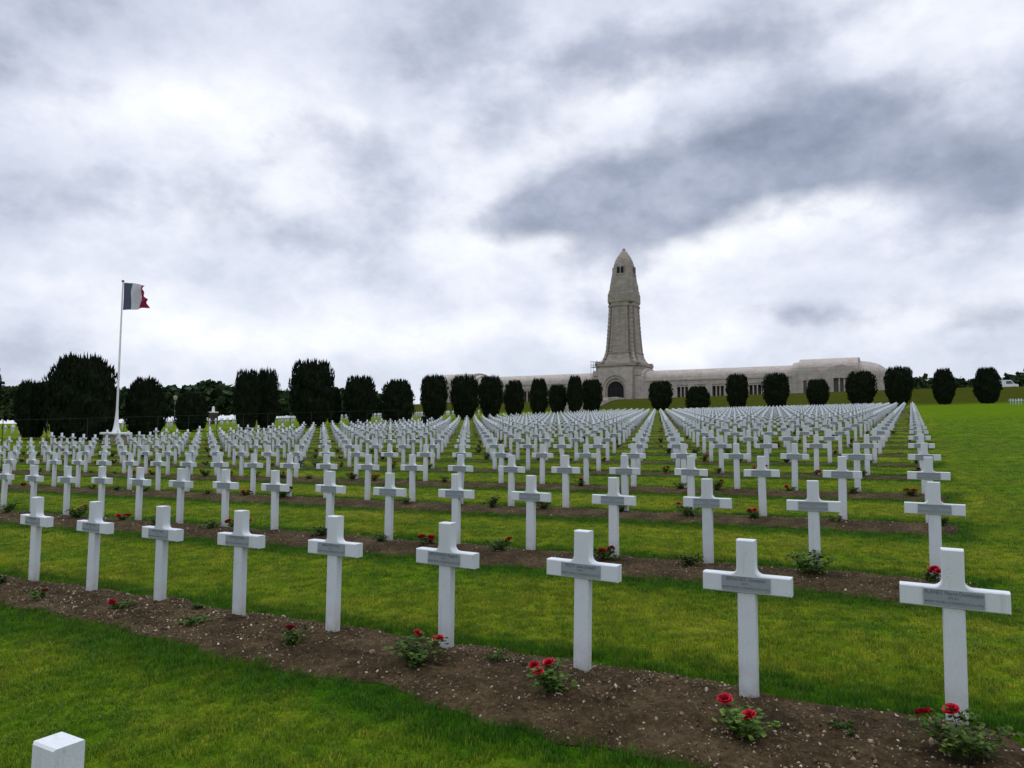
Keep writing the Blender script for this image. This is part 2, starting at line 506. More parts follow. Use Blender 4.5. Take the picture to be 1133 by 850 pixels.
m, t, b = mat('yew_foliage', 1.0, 0.06)
MAT['soil']
p = pos(t)
sv = t.n('ShaderNodeMapping'); sv.inputs['Scale'].default_value = (4.5, 4.5, 1.1); t.l(p, sv.inputs[0])
n = t.noise(sv.outputs[0], 1.0, 6, 0.7)
t.l(t.ramp(n, [(.3, (.004, .0062, .0035)), (.55, (.012, .019, .0085)), (.78, (.030, .043, .017))]), b.inputs['Base Color'])
MAT['yew'] = m
m, t, b = mat('wood_foliage', 0.8, 0.15)
p = pos(t)
n = t.noise(p, 0.16, 6, 0.7)
t.l(t.ramp(n, [(.3, (.010, .022, .008)), (.5, (.022, .045, .014)), (.72, (.05, .075, .026))]), b.inputs['Base Color'])
MAT['wood'] = m
m, t, b = mat('rose_leaf', 0.65, 0.12)
oi = t.n('ShaderNodeObjectInfo'); c = objco(t)
n = t.noise(c, 24.0, 3, 0.7)
col = t.ramp(n, [(.3, (.014, .034, .006)), (.5, (.042, .088, .012)), (.66, (.115, .165, .024)), (.8, (.085, .038, .018))])
col = t.mix(1.0, col, t.ramp(oi.outputs['Random'], [(0, (.6, .5, .5)), (.5, (.9, .85, .8)), (1, (1.3, 1.35, 1.1))]), 'MULTIPLY')
t.l(col, b.inputs['Base Color'])
MAT['leaf'] = m
MAT['stem'] = plain('rose_stem', (.05, .045, .02), 0.8)
m, t, b = mat('rose_petal', 0.55, 0.25)
c = objco(t)
oi = t.n('ShaderNodeObjectInfo')
col = t.mix(t.noise(c, 30.0, 3), (.32, .004, .018), (.62, .015, .042))
col = t.mix(1.0, col, t.ramp(oi.outputs['Random'], [(0, (.45, .5, .6)), (.5, (1, 1, 1)), (1, (1.1, 1, 1))]), 'MULTIPLY')
t.l(col, b.inputs['Base Color'])
MAT['petal'] = m

# ------------------------------------------------------------------ ground sheet
xs = np.unique(np.concatenate([np.arange(-2600, -260, 90), np.arange(-260, -70, 6), np.arange(-70, 24, 1.0), np.arange(24, 160, 6), np.arange(160, 2600, 90)]))
ys = np.unique(np.concatenate([np.arange(-400, -24, 40), np.arange(-24, 24, 1.0), np.arange(24, 150, 3), np.arange(150, 200, 1.5), np.arange(200, 440, 12), np.arange(440, 3000, 120)]))
GX, GY = np.meshgrid(xs, ys)
GV = np.stack([GX, GY, gz(GX, GY)], -1).reshape(-1, 3)
nx = len(xs)
ii, jj = np.meshgrid(np.arange(nx - 1), np.arange(len(ys) - 1))
q0 = (jj * nx + ii).ravel()
g = mk_np('lawn', GV, np.stack([q0, q0 + 1, q0 + nx + 1, q0 + nx], 1), MAT['lawn'], smooth=True)
tag(g, kind='structure')

# ------------------------------------------------------------------ soil beds
for r in range(-1, ROWS):
    near = r <= 3
    stp = 0.03 if r <= 0 else 0.05 if r <= 1 else (0.12 if near else 0.4)
    bx = np.arange(-COLS * SX - 0.6, BED_X1 + 1e-6, stp)
    if r <= 1: bx = bx[bx > -22]
    nyb = 33 if r <= 0 else 19 if r <= 1 else (10 if near else 5)
    f_, b_ = bed_edges(bx, r)
    endt = np.clip((BED_X1 - bx) / 0.18, 0, 1) ** 0.5
    mid = (f_ + b_) / 2
    f_ = mid + (f_ - mid) * endt; b_ = mid + (b_ - mid) * endt
    tt = np.linspace(0, 1, nyb)[:, None]
    Y = r * SY + f_[None] * (1 - tt) + b_[None] * tt
    X = np.repeat(bx[None], nyb, 0)
    edge = np.sin(np.pi * tt) ** 0.5
    Z = gz(X, Y) + 0.006 + edge * (0.004 + 0.026 * vnoise(X * 3.1, Y * 3.1, 5) + 0.030 * vnoise(X * 9, Y * 9, 6) + 0.030 * vnoise(X * 19, Y * 19, 7)) * (1 if near else .4)
    BV = np.stack([X, Y, Z], -1).reshape(-1, 3)
    nb = len(bx)
    ii, jj = np.meshgrid(np.arange(nb - 1), np.arange(nyb - 1))
    q0 = (jj * nb + ii).ravel()
    tag(mk_np('soil_bed', BV, np.stack([q0, q0 + 1, q0 + nb + 1, q0 + nb], 1), MAT['soil'], smooth=near), kind='structure')
    if r <= 1:                                                # far left end of the near beds, coarser
        bx2 = np.arange(-COLS * SX - 0.6, bx[0] + 0.01, 0.4)
        bx2[-1] = bx[0]
        f2, b2 = bed_edges(bx2, r)
        tq = np.linspace(0, 1, 5)[:, None]
        Y2 = r * SY + f2[None] * (1 - tq) + b2[None] * tq
        X2 = np.repeat(bx2[None], 5, 0)
        Z2 = gz(X2, Y2) + 0.01 + 0.02 * np.sin(np.pi * tq)
        n2b = len(bx2); ii, jj = np.meshgrid(np.arange(n2b - 1), np.arange(4)); q0 = (jj * n2b + ii).ravel()
        tag(mk_np('soil_bed', np.stack([X2, Y2, Z2], -1).reshape(-1, 3), np.stack([q0, q0 + 1, q0 + n2b + 1, q0 + n2b], 1), MAT['soil']), kind='structure')


def in_bed(X, Y, pad=0.0):
    r = np.round((Y + 0.385) / SY)
    f_, b_ = bed_edges(X, r)
    y = Y - r * SY
    return (y > f_ - pad) & (y < b_ + pad) & (X < BED_X1 - 0.02 + pad) & (X > -COLS * SX - .6) & (r >= -1) & (r < ROWS)


# ------------------------------------------------------------------ scatter (grass, gravel): one object each, geometry nodes
def scatter(name, pts, rots, scls, idx, sources, label, cat):
    me = bpy.data.meshes.new(name)
    me.vertices.add(len(pts)); me.vertices.foreach_set('co', np.asarray(pts, np.float32).ravel())
    at = me.attributes.new('rot', 'FLOAT_VECTOR', 'POINT'); at.data.foreach_set('vector', np.asarray(rots, np.float32).ravel())
    at = me.attributes.new('scl', 'FLOAT_VECTOR', 'POINT'); at.data.foreach_set('vector', np.asarray(scls, np.float32).ravel())
    at = me.attributes.new('pick', 'INT', 'POINT'); at.data.foreach_set('value', np.asarray(idx, np.int32))
    o = bpy.data.objects.new(name, me); COL.objects.link(o)
    cc = bpy.data.collections.new(name + '_kinds')
    for s in sources: cc.objects.link(s)
    ng = bpy.data.node_groups.new(name + '_scatter', 'GeometryNodeTree')
    ng.interface.new_socket('Geometry', in_out='INPUT', socket_type='NodeSocketGeometry')
    ng.interface.new_socket('Geometry', in_out='OUTPUT', socket_type='NodeSocketGeometry')
    gi = ng.nodes.new('NodeGroupInput'); go = ng.nodes.new('NodeGroupOutput')
    iop = ng.nodes.new('GeometryNodeInstanceOnPoints')
    ci = ng.nodes.new('GeometryNodeCollectionInfo')
    ci.inputs['Collection'].default_value = cc
    ci.inputs['Separate Children'].default_value = True
    ci.inputs['Reset Children'].default_value = True
    def attr(n, typ):
        a = ng.nodes.new('GeometryNodeInputNamedAttribute'); a.data_type = typ; a.inputs[0].default_value = n
        return [x for x in a.outputs if x.enabled and x.name == 'Attribute'][0]
    L = ng.links.new
    L(gi.outputs[0], iop.inputs['Points']); L(ci.outputs[0], iop.inputs['Instance'])
    iop.inputs['Pick Instance'].default_value = True
    L(attr('pick', 'INT'), iop.inputs['Instance Index'])
    L(attr('rot', 'FLOAT_VECTOR'), iop.inputs['Rotation'])
    L(attr('scl', 'FLOAT_VECTOR'), iop.inputs['Scale'])
    L(iop.outputs[0], go.inputs[0])
    md = o.modifiers.new('scatter', 'NODES'); md.node_group = ng
    tag(o, label, cat, kind='stuff')
    return o


def tuft(i, n, rad, h, w):
    v, f = [], []
    rg = np.random.default_rng(100 + i)
    for _ in range(n):
        a = rg.uniform(0, 2 * math.pi); r = rad * math.sqrt(rg.uniform())
        x, y = r * math.cos(a), r * math.sin(a)
        b = rg.uniform(0, 2 * math.pi); hh = h * rg.uniform(.55, 1.15); lean = hh * rg.uniform(.1, .75)
        dx_, dy_ = math.cos(b), math.sin(b)
        px_, py_ = -dy_ * w / 2, dx_ * w / 2
        k0 = len(v)
        v += [(x - px_, y - py_, -.004), (x + px_, y + py_, -.004),
              (x + dx_ * lean * .35 + px_ * .8, y + dy_ * lean * .35 + py_ * .8, hh * .6),
              (x + dx_ * lean * .35 - px_ * .8, y + dy_ * lean * .35 - py_ * .8, hh * .6),
              (x + dx_ * lean, y + dy_ * lean, hh)]
        f += [(k0, k0 + 1, k0 + 2, k0 + 3), (k0 + 3, k0 + 2, k0 + 4)]
    o = mk('grass_tuft', v, f, MAT['blade'])
    COL.objects.unlink(o)
    return o


tufts = [tuft(i, 22, 0.055, 0.026, 0.0044) for i in range(5)]
az_c = YAW
def wedge(r0, r1, dens, half=0.70):
    n = int(dens * half * (r1 * r1 - r0 * r0))
    r = np.sqrt(RNG.uniform(r0 * r0, r1 * r1, n)); a = az_c + RNG.uniform(-half, half, n)
    return CAM[0] + r * np.sin(a), CAM[1] + r * np.cos(a)
GP, GS, GR = [], [], []
for r0, r1, dens, sc in ((2.6, 7.5, 420, 1.0), (7.5, 13, 230, 1.12), (13, 22, 100, 1.5), (22, 36, 45, 1.9), (36, 70, 14, 2.6)):
    x, y = wedge(r0, r1, dens)
    keep = ~in_bed(x, y, -0.01 - 0.11 * vnoise(x * 6.1, y * 6.1, 12) ** 3) & (RNG.uniform(size=len(x)) < np.clip((72 - np.hypot(x - CAM[0], y - CAM[1])) / 36, 0, 1))
    x, y = x[keep], y[keep]
    r = np.round((y + 0.385) / SY); f_, b_ = bed_edges(x, r)
    yy = y - r * SY
    de = np.maximum(f_ - yy, yy - b_)                 # distance outside the bed
    infield = (x < .5)
    lushv = np.where(infield, np.exp(-np.clip(de, 0, 9) / 0.22), 0)
    patch = 0.75 + 0.6 * vnoise(x * 1.7, y * 1.7, 9)
    GP.append(np.stack([x, y, gz(x, y)], 1))
    hz = (patch * (1 + 0.75 * lushv)) * RNG.uniform(.8, 1.2, len(x))
    GS.append(np.stack([np.full(len(x), sc), np.full(len(x), sc), hz * (0.75 + .25 * sc)], 1))
    GR.append(np.stack([RNG.uniform(-.12, .12, len(x)), RNG.uniform(-.12, .12, len(x)), RNG.uniform(0, 6.28, len(x))], 1))
GP = np.concatenate(GP); GS = np.concatenate(GS); GR = np.concatenate(GR)
scatter('grass', GP, GR, GS, RNG.integers(0, 5, len(GP)), tufts, 'short mown lawn grass between the soil beds', 'grass')


def pebble(i):
    import bmesh
    bm = bmesh.new(); bmesh.ops.create_icosphere(bm, subdivisions=1, radius=1.0)
    rg = np.random.default_rng(300 + i)
    sc = rg.uniform(.6, 1.1, 3)
    for v in bm.verts: v.co = Vector((v.co.x * sc[0], v.co.y * sc[1], v.co.z * sc[2] * .7)) * float(rg.uniform(.62, 1.25))
    me = bpy.data.meshes.new('pebble'); bm.to_mesh(me); bm.free(); me.materials.append(MAT['pebble'])
    return bpy.data.objects.new('pebble', me)


pebs = [pebble(i) for i in range(5)]
PP, PS = [], []
for row, n, xl in ((0, 24000, -11.0), (1, 11000, -16.0), (2, 6000, -18.0), (3, 3500, -20.0), (4, 2500, -22.0)):
    x = RNG.uniform(xl, BED_X1, n)
    f_, b_ = bed_edges(x, row)
    u = RNG.uniform(0.02, .98, n)
    y = row * SY + f_ * (1 - u) + b_ * u
    clus = vnoise(x * 1.4, y * 2.2, 21)
    kp = RNG.uniform(size=n) < (0.25 + 0.9 * clus)
    x, y, u = x[kp], y[kp], u[kp]
    e = np.sin(np.pi * u) ** .5
    z = gz(x, y) + 0.006 + e * (0.006 + 0.026 * vnoise(x * 3.1, y * 3.1, 5) + 0.030 * vnoise(x * 9, y * 9, 6) + 0.020 * vnoise(x * 21, y * 21, 7))
    s = 0.0026 + 0.011 * RNG.uniform(size=len(x)) ** 4.0 + 0.003 * RNG.uniform(size=len(x))
    big = RNG.uniform(size=len(x)) < 0.0022
    s = np.where(big, RNG.uniform(.016, .032, len(x)), s)
    PP.append(np.stack([x, y, z + s * .2], 1)); PS.append(np.stack([s, s, s], 1))
PP = np.concatenate(PP); PS = np.concatenate(PS)
scatter('gravel', PP, RNG.uniform(0, 6.28, (len(PP), 3)), PS, RNG.integers(0, 5, len(PP)), pebs, 'pale pebbles and clods strewn over the brown soil beds', 'gravel')

# ------------------------------------------------------------------ grave crosses
CH, CW, CD = 0.945, 0.512, 0.086       # height, arm span, depth of the arms
SW = 0.108                             # shaft width
AZ0, AZ1 = 0.632, 0.740                # underside and top of the arms


def cross_mesh():
    hw, sw = CW / 2, SW / 2
    fr = 0.040
    pl = [(-hw, AZ0), (-sw, AZ0), (sw, AZ0), (hw, AZ0), (hw, AZ1)]
    for i in range(7):                                        # fillet right
        a = math.pi / 2 * i / 6
        pl.append((sw + fr - fr * math.sin(a), AZ1 + fr - fr * math.cos(a)))
    pl += [(sw, CH), (-sw, CH)]
    for i in range(7):
        a = math.pi / 2 * (6 - i) / 6
        pl.append((-sw - fr + fr * math.sin(a), AZ1 + fr - fr * math.cos(a)))
    pl += [(-hw, AZ1)]
    bev = 0.006
    n = len(pl)
    # inset outline for a bevelled edge
    def inset(p, d):
        o = []
        for i in range(n):
            a, b_, c_ = Vector(p[i - 1]), Vector(p[i]), Vector(p[(i + 1) % n])
            e1, e2 = (b_ - a).normalized(), (c_ - b_).normalized()
            n1_, n2_ = Vector((-e1.y, e1.x)), Vector((-e2.y, e2.x))
            nn = (n1_ + n2_).normalized(); nn = nn / max(.4, nn.dot(n1_))
            o.append(tuple(b_ + nn * d))
        return o
    pin = inset(pl, bev)
    yf, yb = -CD / 2, CD / 2
    v = [(x, yf, z) for x, z in pin] + [(x, yf + bev, z) for x, z in pl] + [(x, yb - bev, z) for x, z in pl] + [(x, yb, z) for x, z in pin]
    f = [tuple(range(n)), tuple(range(4 * n - 1, 3 * n - 1, -1))]
    for k_ in range(3):
        for i in range(n):
            f.append((k_ * n + i, (k_ + 1) * n + i, (k_ + 1) * n + (i + 1) % n, k_ * n + (i + 1) % n))
    mb = MB(); mb.add(v, f)
    # lower shaft, a little thinner than the arms, chamfered corners
    s2, d2, c2 = sw - .001, CD / 2 - 0.010, 0.006
    ring = [(-s2 + c2, -d2), (s2 - c2, -d2), (s2, -d2 + c2), (s2, d2 - c2), (s2 - c2, d2), (-s2 + c2, d2), (-s2, d2 - c2), (-s2, -d2 + c2)]
    mb.loft([[(x, y, -0.25) for x, y in ring], [(x, y, AZ0 + 0.002) for x, y in ring]])
    return mb


def plaque_mesh(matl):
    mb = MB()
    w, z0, z1 = 0.282, AZ0 + 0.013, AZ1 - 0.010
    zc_ = (z0 + z1) / 2
    h = (z1 - z0) / 2
    mb.prism([(-w / 2, -h), (w / 2, -h), (w / 2, h), (-w / 2, h)], -0.006, 0.002)
    return mb, zc_


cb = cross_mesh().build('cross_body', MAT['cross'])
mbp, PZ = plaque_mesh(None)
pq_near = mbp.build('name_plaque', MAT['plaque'])
pq_far = plaque_mesh(None)[0].build('name_plaque', MAT['plaque_far'])
for o in (cb, pq_near, pq_far): COL.objects.unlink(o)

ORD = ['first', 'second', 'third', 'fourth', 'fifth', 'sixth', 'seventh', 'eighth', 'ninth', 'tenth', 'eleventh', 'twelfth', 'thirteenth',
       'fourteenth', 'fifteenth', 'sixteenth', 'seventeenth', 'eighteenth', 'nineteenth']
def ordw(n):
    if n <= 19: return ORD[n - 1]
    tens, u = divmod(n, 10)
    if u == 0: return {2: 'twentieth', 3: 'thirtieth', 4: 'fortieth'}[tens]
    return {2: 'twenty', 3: 'thirty', 4: 'forty'}[tens] + '-' + ORD[u - 1]
def place_words(c, r):
    return ('rightmost' if c == 0 else ordw(c + 1) + ' from right') + (' in front row' if r == 0 else ' in %s row' % ordw(r + 1))


# how the first two rows really stand: small offsets from the even grid, metres
FIX = {}
for r_, lst in ((0, [(-.005, .046), (.017, -.035), (.033, -.051), (.026, -.038), (.022, -.044), (.023, -.042), (.039, -.043), (.002, -.009), (-.101, .066)]),
                (1, [(-.008, .11), (.008, .018), (.015, 0), (.035, -.064), (.026, -.025), (.016, -.016), (.04, -.059), (-.019, .028), (.023, -.021), (-.032, .022),
                     (.001, -.002), (-.082, .059), (-.117, .092), (-.01, .037), (-.09, .068), (-.262, .172)])):
    for c_, q in enumerate(lst): FIX[(c_, r_)] = q
spots = []
for r in range(ROWS):
    for c_ in range(COLS):
        x = -c_ * SX + random.uniform(-.012, .012); y = r * SY + random.uniform(-.015, .015)
        if (c_, r) in FIX: x, y = -c_ * SX + FIX[(c_, r)][0], r * SY + FIX[(c_, r)][1]
        if r > 2: x += random.uniform(-.015, .015)
        spots.append((c_, r, x, y))
def inview(x, y, m=0):
    z = gzf(x, y)
    a = proj((x, y, z + CH)); b_ = proj((x, y, z))
    return a[2] > .5 and -18 < a[0] < 1151 and a[1] < 850
vis = [s for s in spots if inview(s[2], s[3])]
vis.sort(key=lambda s: proj((s[2], s[3], gzf(s[2], s[3])))[2])
singles = set((s[0], s[1]) for s in vis[:299])

# which graves carry a rose bush, and how many blooms it has
BUSH0 = {0: (.02, -.46, 2), 1: (.08, -.58, 2), 2: (.0, -.44, 3), 3: (.02, -.42, 2), 4: (-.02, -.42, 1), 5: (-.08, -.40, 0), 6: (-.16, -.32, 1), 7: (-.22, -.38, 1), 8: (-.15, -.25, 0)}
bushes = {}
for (c_, r, x, y) in spots:
    if r == 0 and c_ in BUSH0: bushes[(c_, r)] = BUSH0[c_]
    else:
        has = random.random() < (0.86 if r < 6 else .7)
        nb = random.choices([0, 1, 2, 3], [.28, .30, .24, .18])[0]
        if has: bushes[(c_, r)] = (random.uniform(-.34, .12), random.uniform(-.36, -.16), nb)
bushes[(0, 1)] = (-.05, -.25, 3); bushes[(2, 2)] = (-.10, -.25, 3); bushes[(4, 1)] = (-.34, -.22, 1); bushes[(3, 1)] = (-.02, -.2, 2)
bushes[(2, 1)] = (-.15, -.25, 0); bushes[(1, 1)] = (.0, -.25, 0)

NAMES = [('PLANET Pierre Dominique', '27e R.I.'), ('BENOIST Gustave', '8e R.I.'), ('PETIT Jean Joseph', '6e R.I.'), ('BERTRAND Eugene', '14e R.I.'),
         ('MARTIN Louis', '5e R.I.'), ('DUBOIS Emile', '3e R.I.'), ('ROUX Henri', '9e R.I.'), ('GIRARD Paul', '2e R.I.'), ('FABRE Jules', '7e R.I.')]


def text_mesh(lines, parent):
    vs, fs = [], []
    for txt, size, zc_, maxw in lines:
        cu = bpy.data.curves.new('t', 'FONT'); cu.body = txt; cu.size = size; cu.align_x = 'CENTER'; cu.align_y = 'CENTER'
        cu.resolution_u = 2; cu.offset = size * 0.018
        to = bpy.data.objects.new('t', cu); COL.objects.link(to)
        dg = bpy.context.evaluated_depsgraph_get(); dg.update()
        me = bpy.data.meshes.new_from_object(to.evaluated_get(dg))
        xs_ = [v.co.x for v in me.vertices]
        w = max(xs_) - min(xs_); sc = min(1.0, maxw / w)
        b0 = len(vs)
        vs += [(v.co.x * sc, -0.0072, v.co.y + zc_) for v in me.vertices]
        fs += [tuple(i + b0 for i in p_.vertices) for p_ in me.polygons]
        bpy.data.objects.remove(to); bpy.data.curves.remove(cu); bpy.data.meshes.remove(me)
    return mk('inscription', vs, fs, MAT['letter'], parent)


GROUP_X = 'white crosses standing in rows on the cemetery lawn'
def add_cross(c_, r, x, y, label):
    rt = thing('grave_cross', label, 'cross', (x, y, gzf(x, y)), random.uniform(-.012, .012), GROUP_X)
    rt.rotation_euler[0] = random.uniform(-.012, .012); rt.rotation_euler[1] = random.uniform(-.014, .014)
    o = cb.copy(); COL.objects.link(o); o.parent = rt
    near = r == 0
    pq = (pq_near if near else pq_far).copy(); COL.objects.link(pq); pq.parent = rt
    pq.location = (0, -CD / 2, PZ)
    if near and c_ < 9:
        nm, rg = NAMES[c_]
        text_mesh([(nm, .030, .026, .27), (rg, .017, .001, .1), ('MORT POUR LA FRANCE LE %d-%d-1916' % (3 + c_ * 2, 6 + c_ % 4), .0165, -.024, .275)], pq)


for (c_, r, x, y) in spots:
    if (c_, r) not in singles: continue
    nb = bushes.get((c_, r), (0, 0, -1))[2]
    desc = {-1: 'white cross on bare soil', 0: 'white cross with a flowerless bush', 1: 'white cross with one red rose'}.get(nb, 'white cross with several red roses')
    add_cross(c_, r, x, y, desc + ', ' + place_words(c_, r))
add_cross(20, -1, -2 * SX - .065, -SY + .03, 'white cross in the lower left corner, only its grey-white top in the picture')
[o for o in COL.objects if o.get('label', '').startswith('white cross in the lower left')][0].location.z -= .030

# all the farther crosses as one mass
CV = np.array([(-SW/2, -.04, -.1), (SW/2, -.04, -.1), (SW/2, .04, -.1), (-SW/2, .04, -.1), (-SW/2, -.04, CH), (SW/2, -.04, CH), (SW/2, .04, CH), (-SW/2, .04, CH),
               (-CW/2, -CD/2, AZ0), (CW/2, -CD/2, AZ0), (CW/2, CD/2, AZ0), (-CW/2, CD/2, AZ0), (-CW/2, -CD/2, AZ1), (CW/2, -CD/2, AZ1), (CW/2, CD/2, AZ1), (-CW/2, CD/2, AZ1),
               (-.15, -CD/2-.005, AZ0+.014), (.15, -CD/2-.005, AZ0+.014), (.15, -CD/2-.005, AZ1-.01), (-.15, -CD/2-.005, AZ1-.01)])
CF = []
for o_ in (0, 8): CF += [tuple(i + o_ for i in q) for q in [(4, 5, 6, 7), (0, 1, 5, 4), (1, 2, 6, 5), (2, 3, 7, 6), (3, 0, 4, 7), (3, 2, 1, 0)]]
CF += [(16, 17, 18, 19)]
far = [(x, y) for (c_, r, x, y) in spots if (c_, r) not in singles]
# neighbouring sections: beyond the avenue on the left, and at the far right of the lawn
for r in range(2, 34):
    for c_ in range(9):
        far.append((-68 - c_ * SX, r * SY))
for r in range(33, 37):
    for c_ in range(16): far.append((13.5 + c_ * SX, r * SY + 9))
far = np.array(far)
nF = len(far)
FV = CV[None] + np.stack([far[:, 0], far[:, 1], gz(far[:, 0], far[:, 1])], 1)[:, None, :]
FF = np.array(CF)[None] + (np.arange(nF) * len(CV))[:, None, None]
fo = mk_np('distant_crosses', FV.reshape(-1, 3), FF.reshape(-1, 4), MAT['cross'])
fo.data.materials.append(MAT['plaque'])
mi = np.zeros((nF, 13), np.int32); mi[:, 12] = 1
fo.data.polygons.foreach_set('material_index', mi.ravel())
tag(fo, 'mass of small white crosses receding up the slope to the trees', 'crosses', GROUP_X, 'stuff')


# ------------------------------------------------------------------ rose bushes
def rose_foliage(i, nst=7, h=.20, spread=.15, nl=110):
    rg = np.random.default_rng(500 + i)
    st = MB(); lv, lf = [], []
    tips = []
    for s in range(nst):
        a = rg.uniform(0, 6.28); r = spread * rg.uniform(.3, 1.0); hh = h * rg.uniform(.55, 1.1)
        p0 = (rg.uniform(-.02, .02), rg.uniform(-.02, .02), -.03)
        p1 = (r * .45 * math.cos(a), r * .45 * math.sin(a), hh * .55)
        p2 = (r * math.cos(a), r * math.sin(a), hh)
        st.tube([p0, p1, p2], [.004, .003, .002], 5)
        tips.append(p2)
        for q in range(nl // nst):
            u = rg.uniform(.25, 1.05)
            base = Vector(p0).lerp(Vector(p1), u * 2) if u < .5 else Vector(p1).lerp(Vector(p2), u * 2 - 1)
            base += Vector(rg.normal(0, .022, 3).tolist()); base.z = max(base.z, .02)
            d = Vector((rg.normal(), rg.normal(), rg.uniform(-.3, .7))).normalized()
            L = rg.uniform(.026, .052); w_ = L * .40
            sd_ = d.cross(Vector((rg.normal(), rg.normal(), 1.5))).normalized()
            nrm = d.cross(sd_)
            k0 = len(lv)
            lv += [base, base + d * L * .45 + sd_ * w_ + nrm * .003, base + d * L, base + d * L * .45 - sd_ * w_ + nrm * .003, base + d * L * .45 - nrm * .002]
            lf += [(k0, k0 + 1, k0 + 4), (k0 + 1, k0 + 2, k0 + 4), (k0 + 2, k0 + 3, k0 + 4), (k0 + 3, k0, k0 + 4)]
    so_ = st.build('stem', MAT['stem']); fo_ = mk('foliage', lv, lf, MAT['leaf'])
    COL.objects.unlink(so_); COL.objects.unlink(fo_)
    tips.sort(key=lambda t_: -t_[2])
    return so_, fo_, tips


def bloom(i):
    rg = np.random.default_rng(700 + i)
    v, f = [], []
    for ring, (np_, r_, up, L) in enumerate(((5, .004, 1.0, .020), (6, .011, .8, .026), (7, .017, .45, .029), (7, .020, .1, .027))):
        for q in range(np_):
            a = 6.28 * q / np_ + ring * .5 + rg.normal(0, .1)
            ax = Vector((math.cos(a), math.sin(a), 0)); tg = Vector((-math.sin(a), math.cos(a), 0))
            d = (ax * (1 - up * .8) + Vector((0, 0, up + .15))).normalized()
            w_ = L * .62
            k0 = len(v)
            b0 = ax * r_ * .5 + Vector((0, 0, -.004))
            nn = tg.cross(d)
            v += [b0 - tg * w_ * .4, b0 + tg * w_ * .4, b0 + d * L * .6 + tg * w_ + nn * .004, b0 + d * L * .6 - tg * w_ + nn * .004,
                  b0 + d * L + tg * w_ * .5 - nn * .003, b0 + d * L - tg * w_ * .5 - nn * .003, b0 + d * L * .6 - nn * .006]
            f += [(k0, k0 + 1, k0 + 6), (k0 + 1, k0 + 2, k0 + 6), (k0 + 2, k0 + 4, k0 + 6), (k0 + 4, k0 + 5, k0 + 6), (k0 + 5, k0 + 3, k0 + 6), (k0 + 3, k0, k0 + 6)]
    o = mk('bloom', v, f, MAT['petal'], smooth=True); COL.objects.unlink(o)
    return o


protos = [rose_foliage(i, *a) for i, a in enumerate(((10, .20, .16, 300), (8, .15, .14, 200), (13, .21, .20, 430), (8, .17, .13, 170), (9, .13, .16, 220), (11, .19, .18, 300)))]
blooms = [bloom(i) for i in range(4)]
GROUP_R = 'rose bushes planted at the feet of the crosses'
NW = {0: 'flowerless rose bush', 1: 'rose bush with one red bloom', 2: 'rose bush with two red blooms', 3: 'rose bush with three red blooms'}
RB_BIG = {3: 2, 2: 0, 1: 5, 0: 2, 4: 3}
far_bush = []
cnt = 0
def bed_top(x, y):
    r = round((y + .385) / SY); f_, b_ = bed_edges(np.array([x]), r); u = np.clip((y - r * SY - f_) / (b_ - f_), .05, .95)
    e = np.sin(np.pi * u) ** .5
    return float((gz(x, y) + .006 + e * .035)[0])
order = sorted([s for s in spots if (s[0], s[1]) in bushes], key=lambda s: proj((s[2], s[3], gzf(s[2], s[3])))[2])
for (c_, r, x, y) in order:
    ox, oy, nb = bushes[(c_, r)]
    if (c_, r) in singles and cnt < 230 and inview(x, y):
        bx, by = x + ox, y + oy
        rt = thing('rose_bush', NW[nb] + ' by the white cross ' + place_words(c_, r), 'rose bush', (bx, by, bed_top(bx, by)), random.uniform(0, 6.28), GROUP_R)
        pi_ = RB_BIG.get(c_, 4) if r == 0 else random.randrange(6)
        st, fo_, tips = protos[pi_]
        sc = (.92 if r == 0 and c_ < 4 else .85 if r == 0 and c_ == 4 else .66 if r == 0 else random.uniform(.60, 1.05))
        rt.scale = (sc * 1.12, sc * 1.12, sc * (.80 if r == 0 else .9))
        for src in (st, fo_):
            o = src.copy(); COL.objects.link(o); o.parent = rt
        for q in range(nb):
            o = random.choice(blooms).copy(); COL.objects.link(o); o.parent = rt
            tp = tips[q]
            o.location = (tp[0], tp[1], tp[2] + .012)
            bs = (1.0 if r == 0 else 1.25) / sc * random.uniform(.9, 1.15)
            o.scale = (bs,) * 3
            o.rotation_euler = (random.uniform(-.6, .6), random.uniform(-.6, .6), random.uniform(0, 6.28))
        cnt += 1
    else:
        far_bush.append((x + ox, y + oy, nb))
# the rest of the roses: one mass
rv, rf, rm = [], [], []
for (x, y, nb) in far_bush:
    z0 = gzf(x, y) + .02
    for q in range(14):
        p0 = np.array([x, y, z0]) + np.array([random.gauss(0, .09), random.gauss(0, .08), random.uniform(.01, .24)])
        k0 = len(rv); d1 = np.array([random.gauss(0, 1), random.gauss(0, 1), random.gauss(0, 1)]) * .045; d2 = np.array([random.gauss(0, 1), random.gauss(0, 1), random.gauss(0, 1)]) * .045
        rv += [p0, p0 + d1, p0 + d1 + d2, p0 + d2]; rf.append((k0, k0 + 1, k0 + 2, k0 + 3)); rm.append(0)
    for q in range(nb):
        p0 = np.array([x + random.gauss(0, .09), y + random.gauss(0, .06), z0 + random.uniform(.14, .28)])
        k0 = len(rv); e = .032
        rv += [p0 + np.array(w_) * e for w_ in ((1, 0, 0), (-1, 0, 0), (0, 1, 0), (0, -1, 0), (0, 0, 1), (0, 0, -1))]
        for w_ in ((0, 2, 4), (2, 1, 4), (1, 3, 4), (3, 0, 4), (2, 0, 5), (1, 2, 5), (3, 1, 5), (0, 3, 5)):
            rf.append(tuple(k0 + i for i in w_)); rm.append(1)
fr_o = mk('distant_roses', rv, rf, mats=[MAT['leaf'], MAT['petal']], mi=rm)
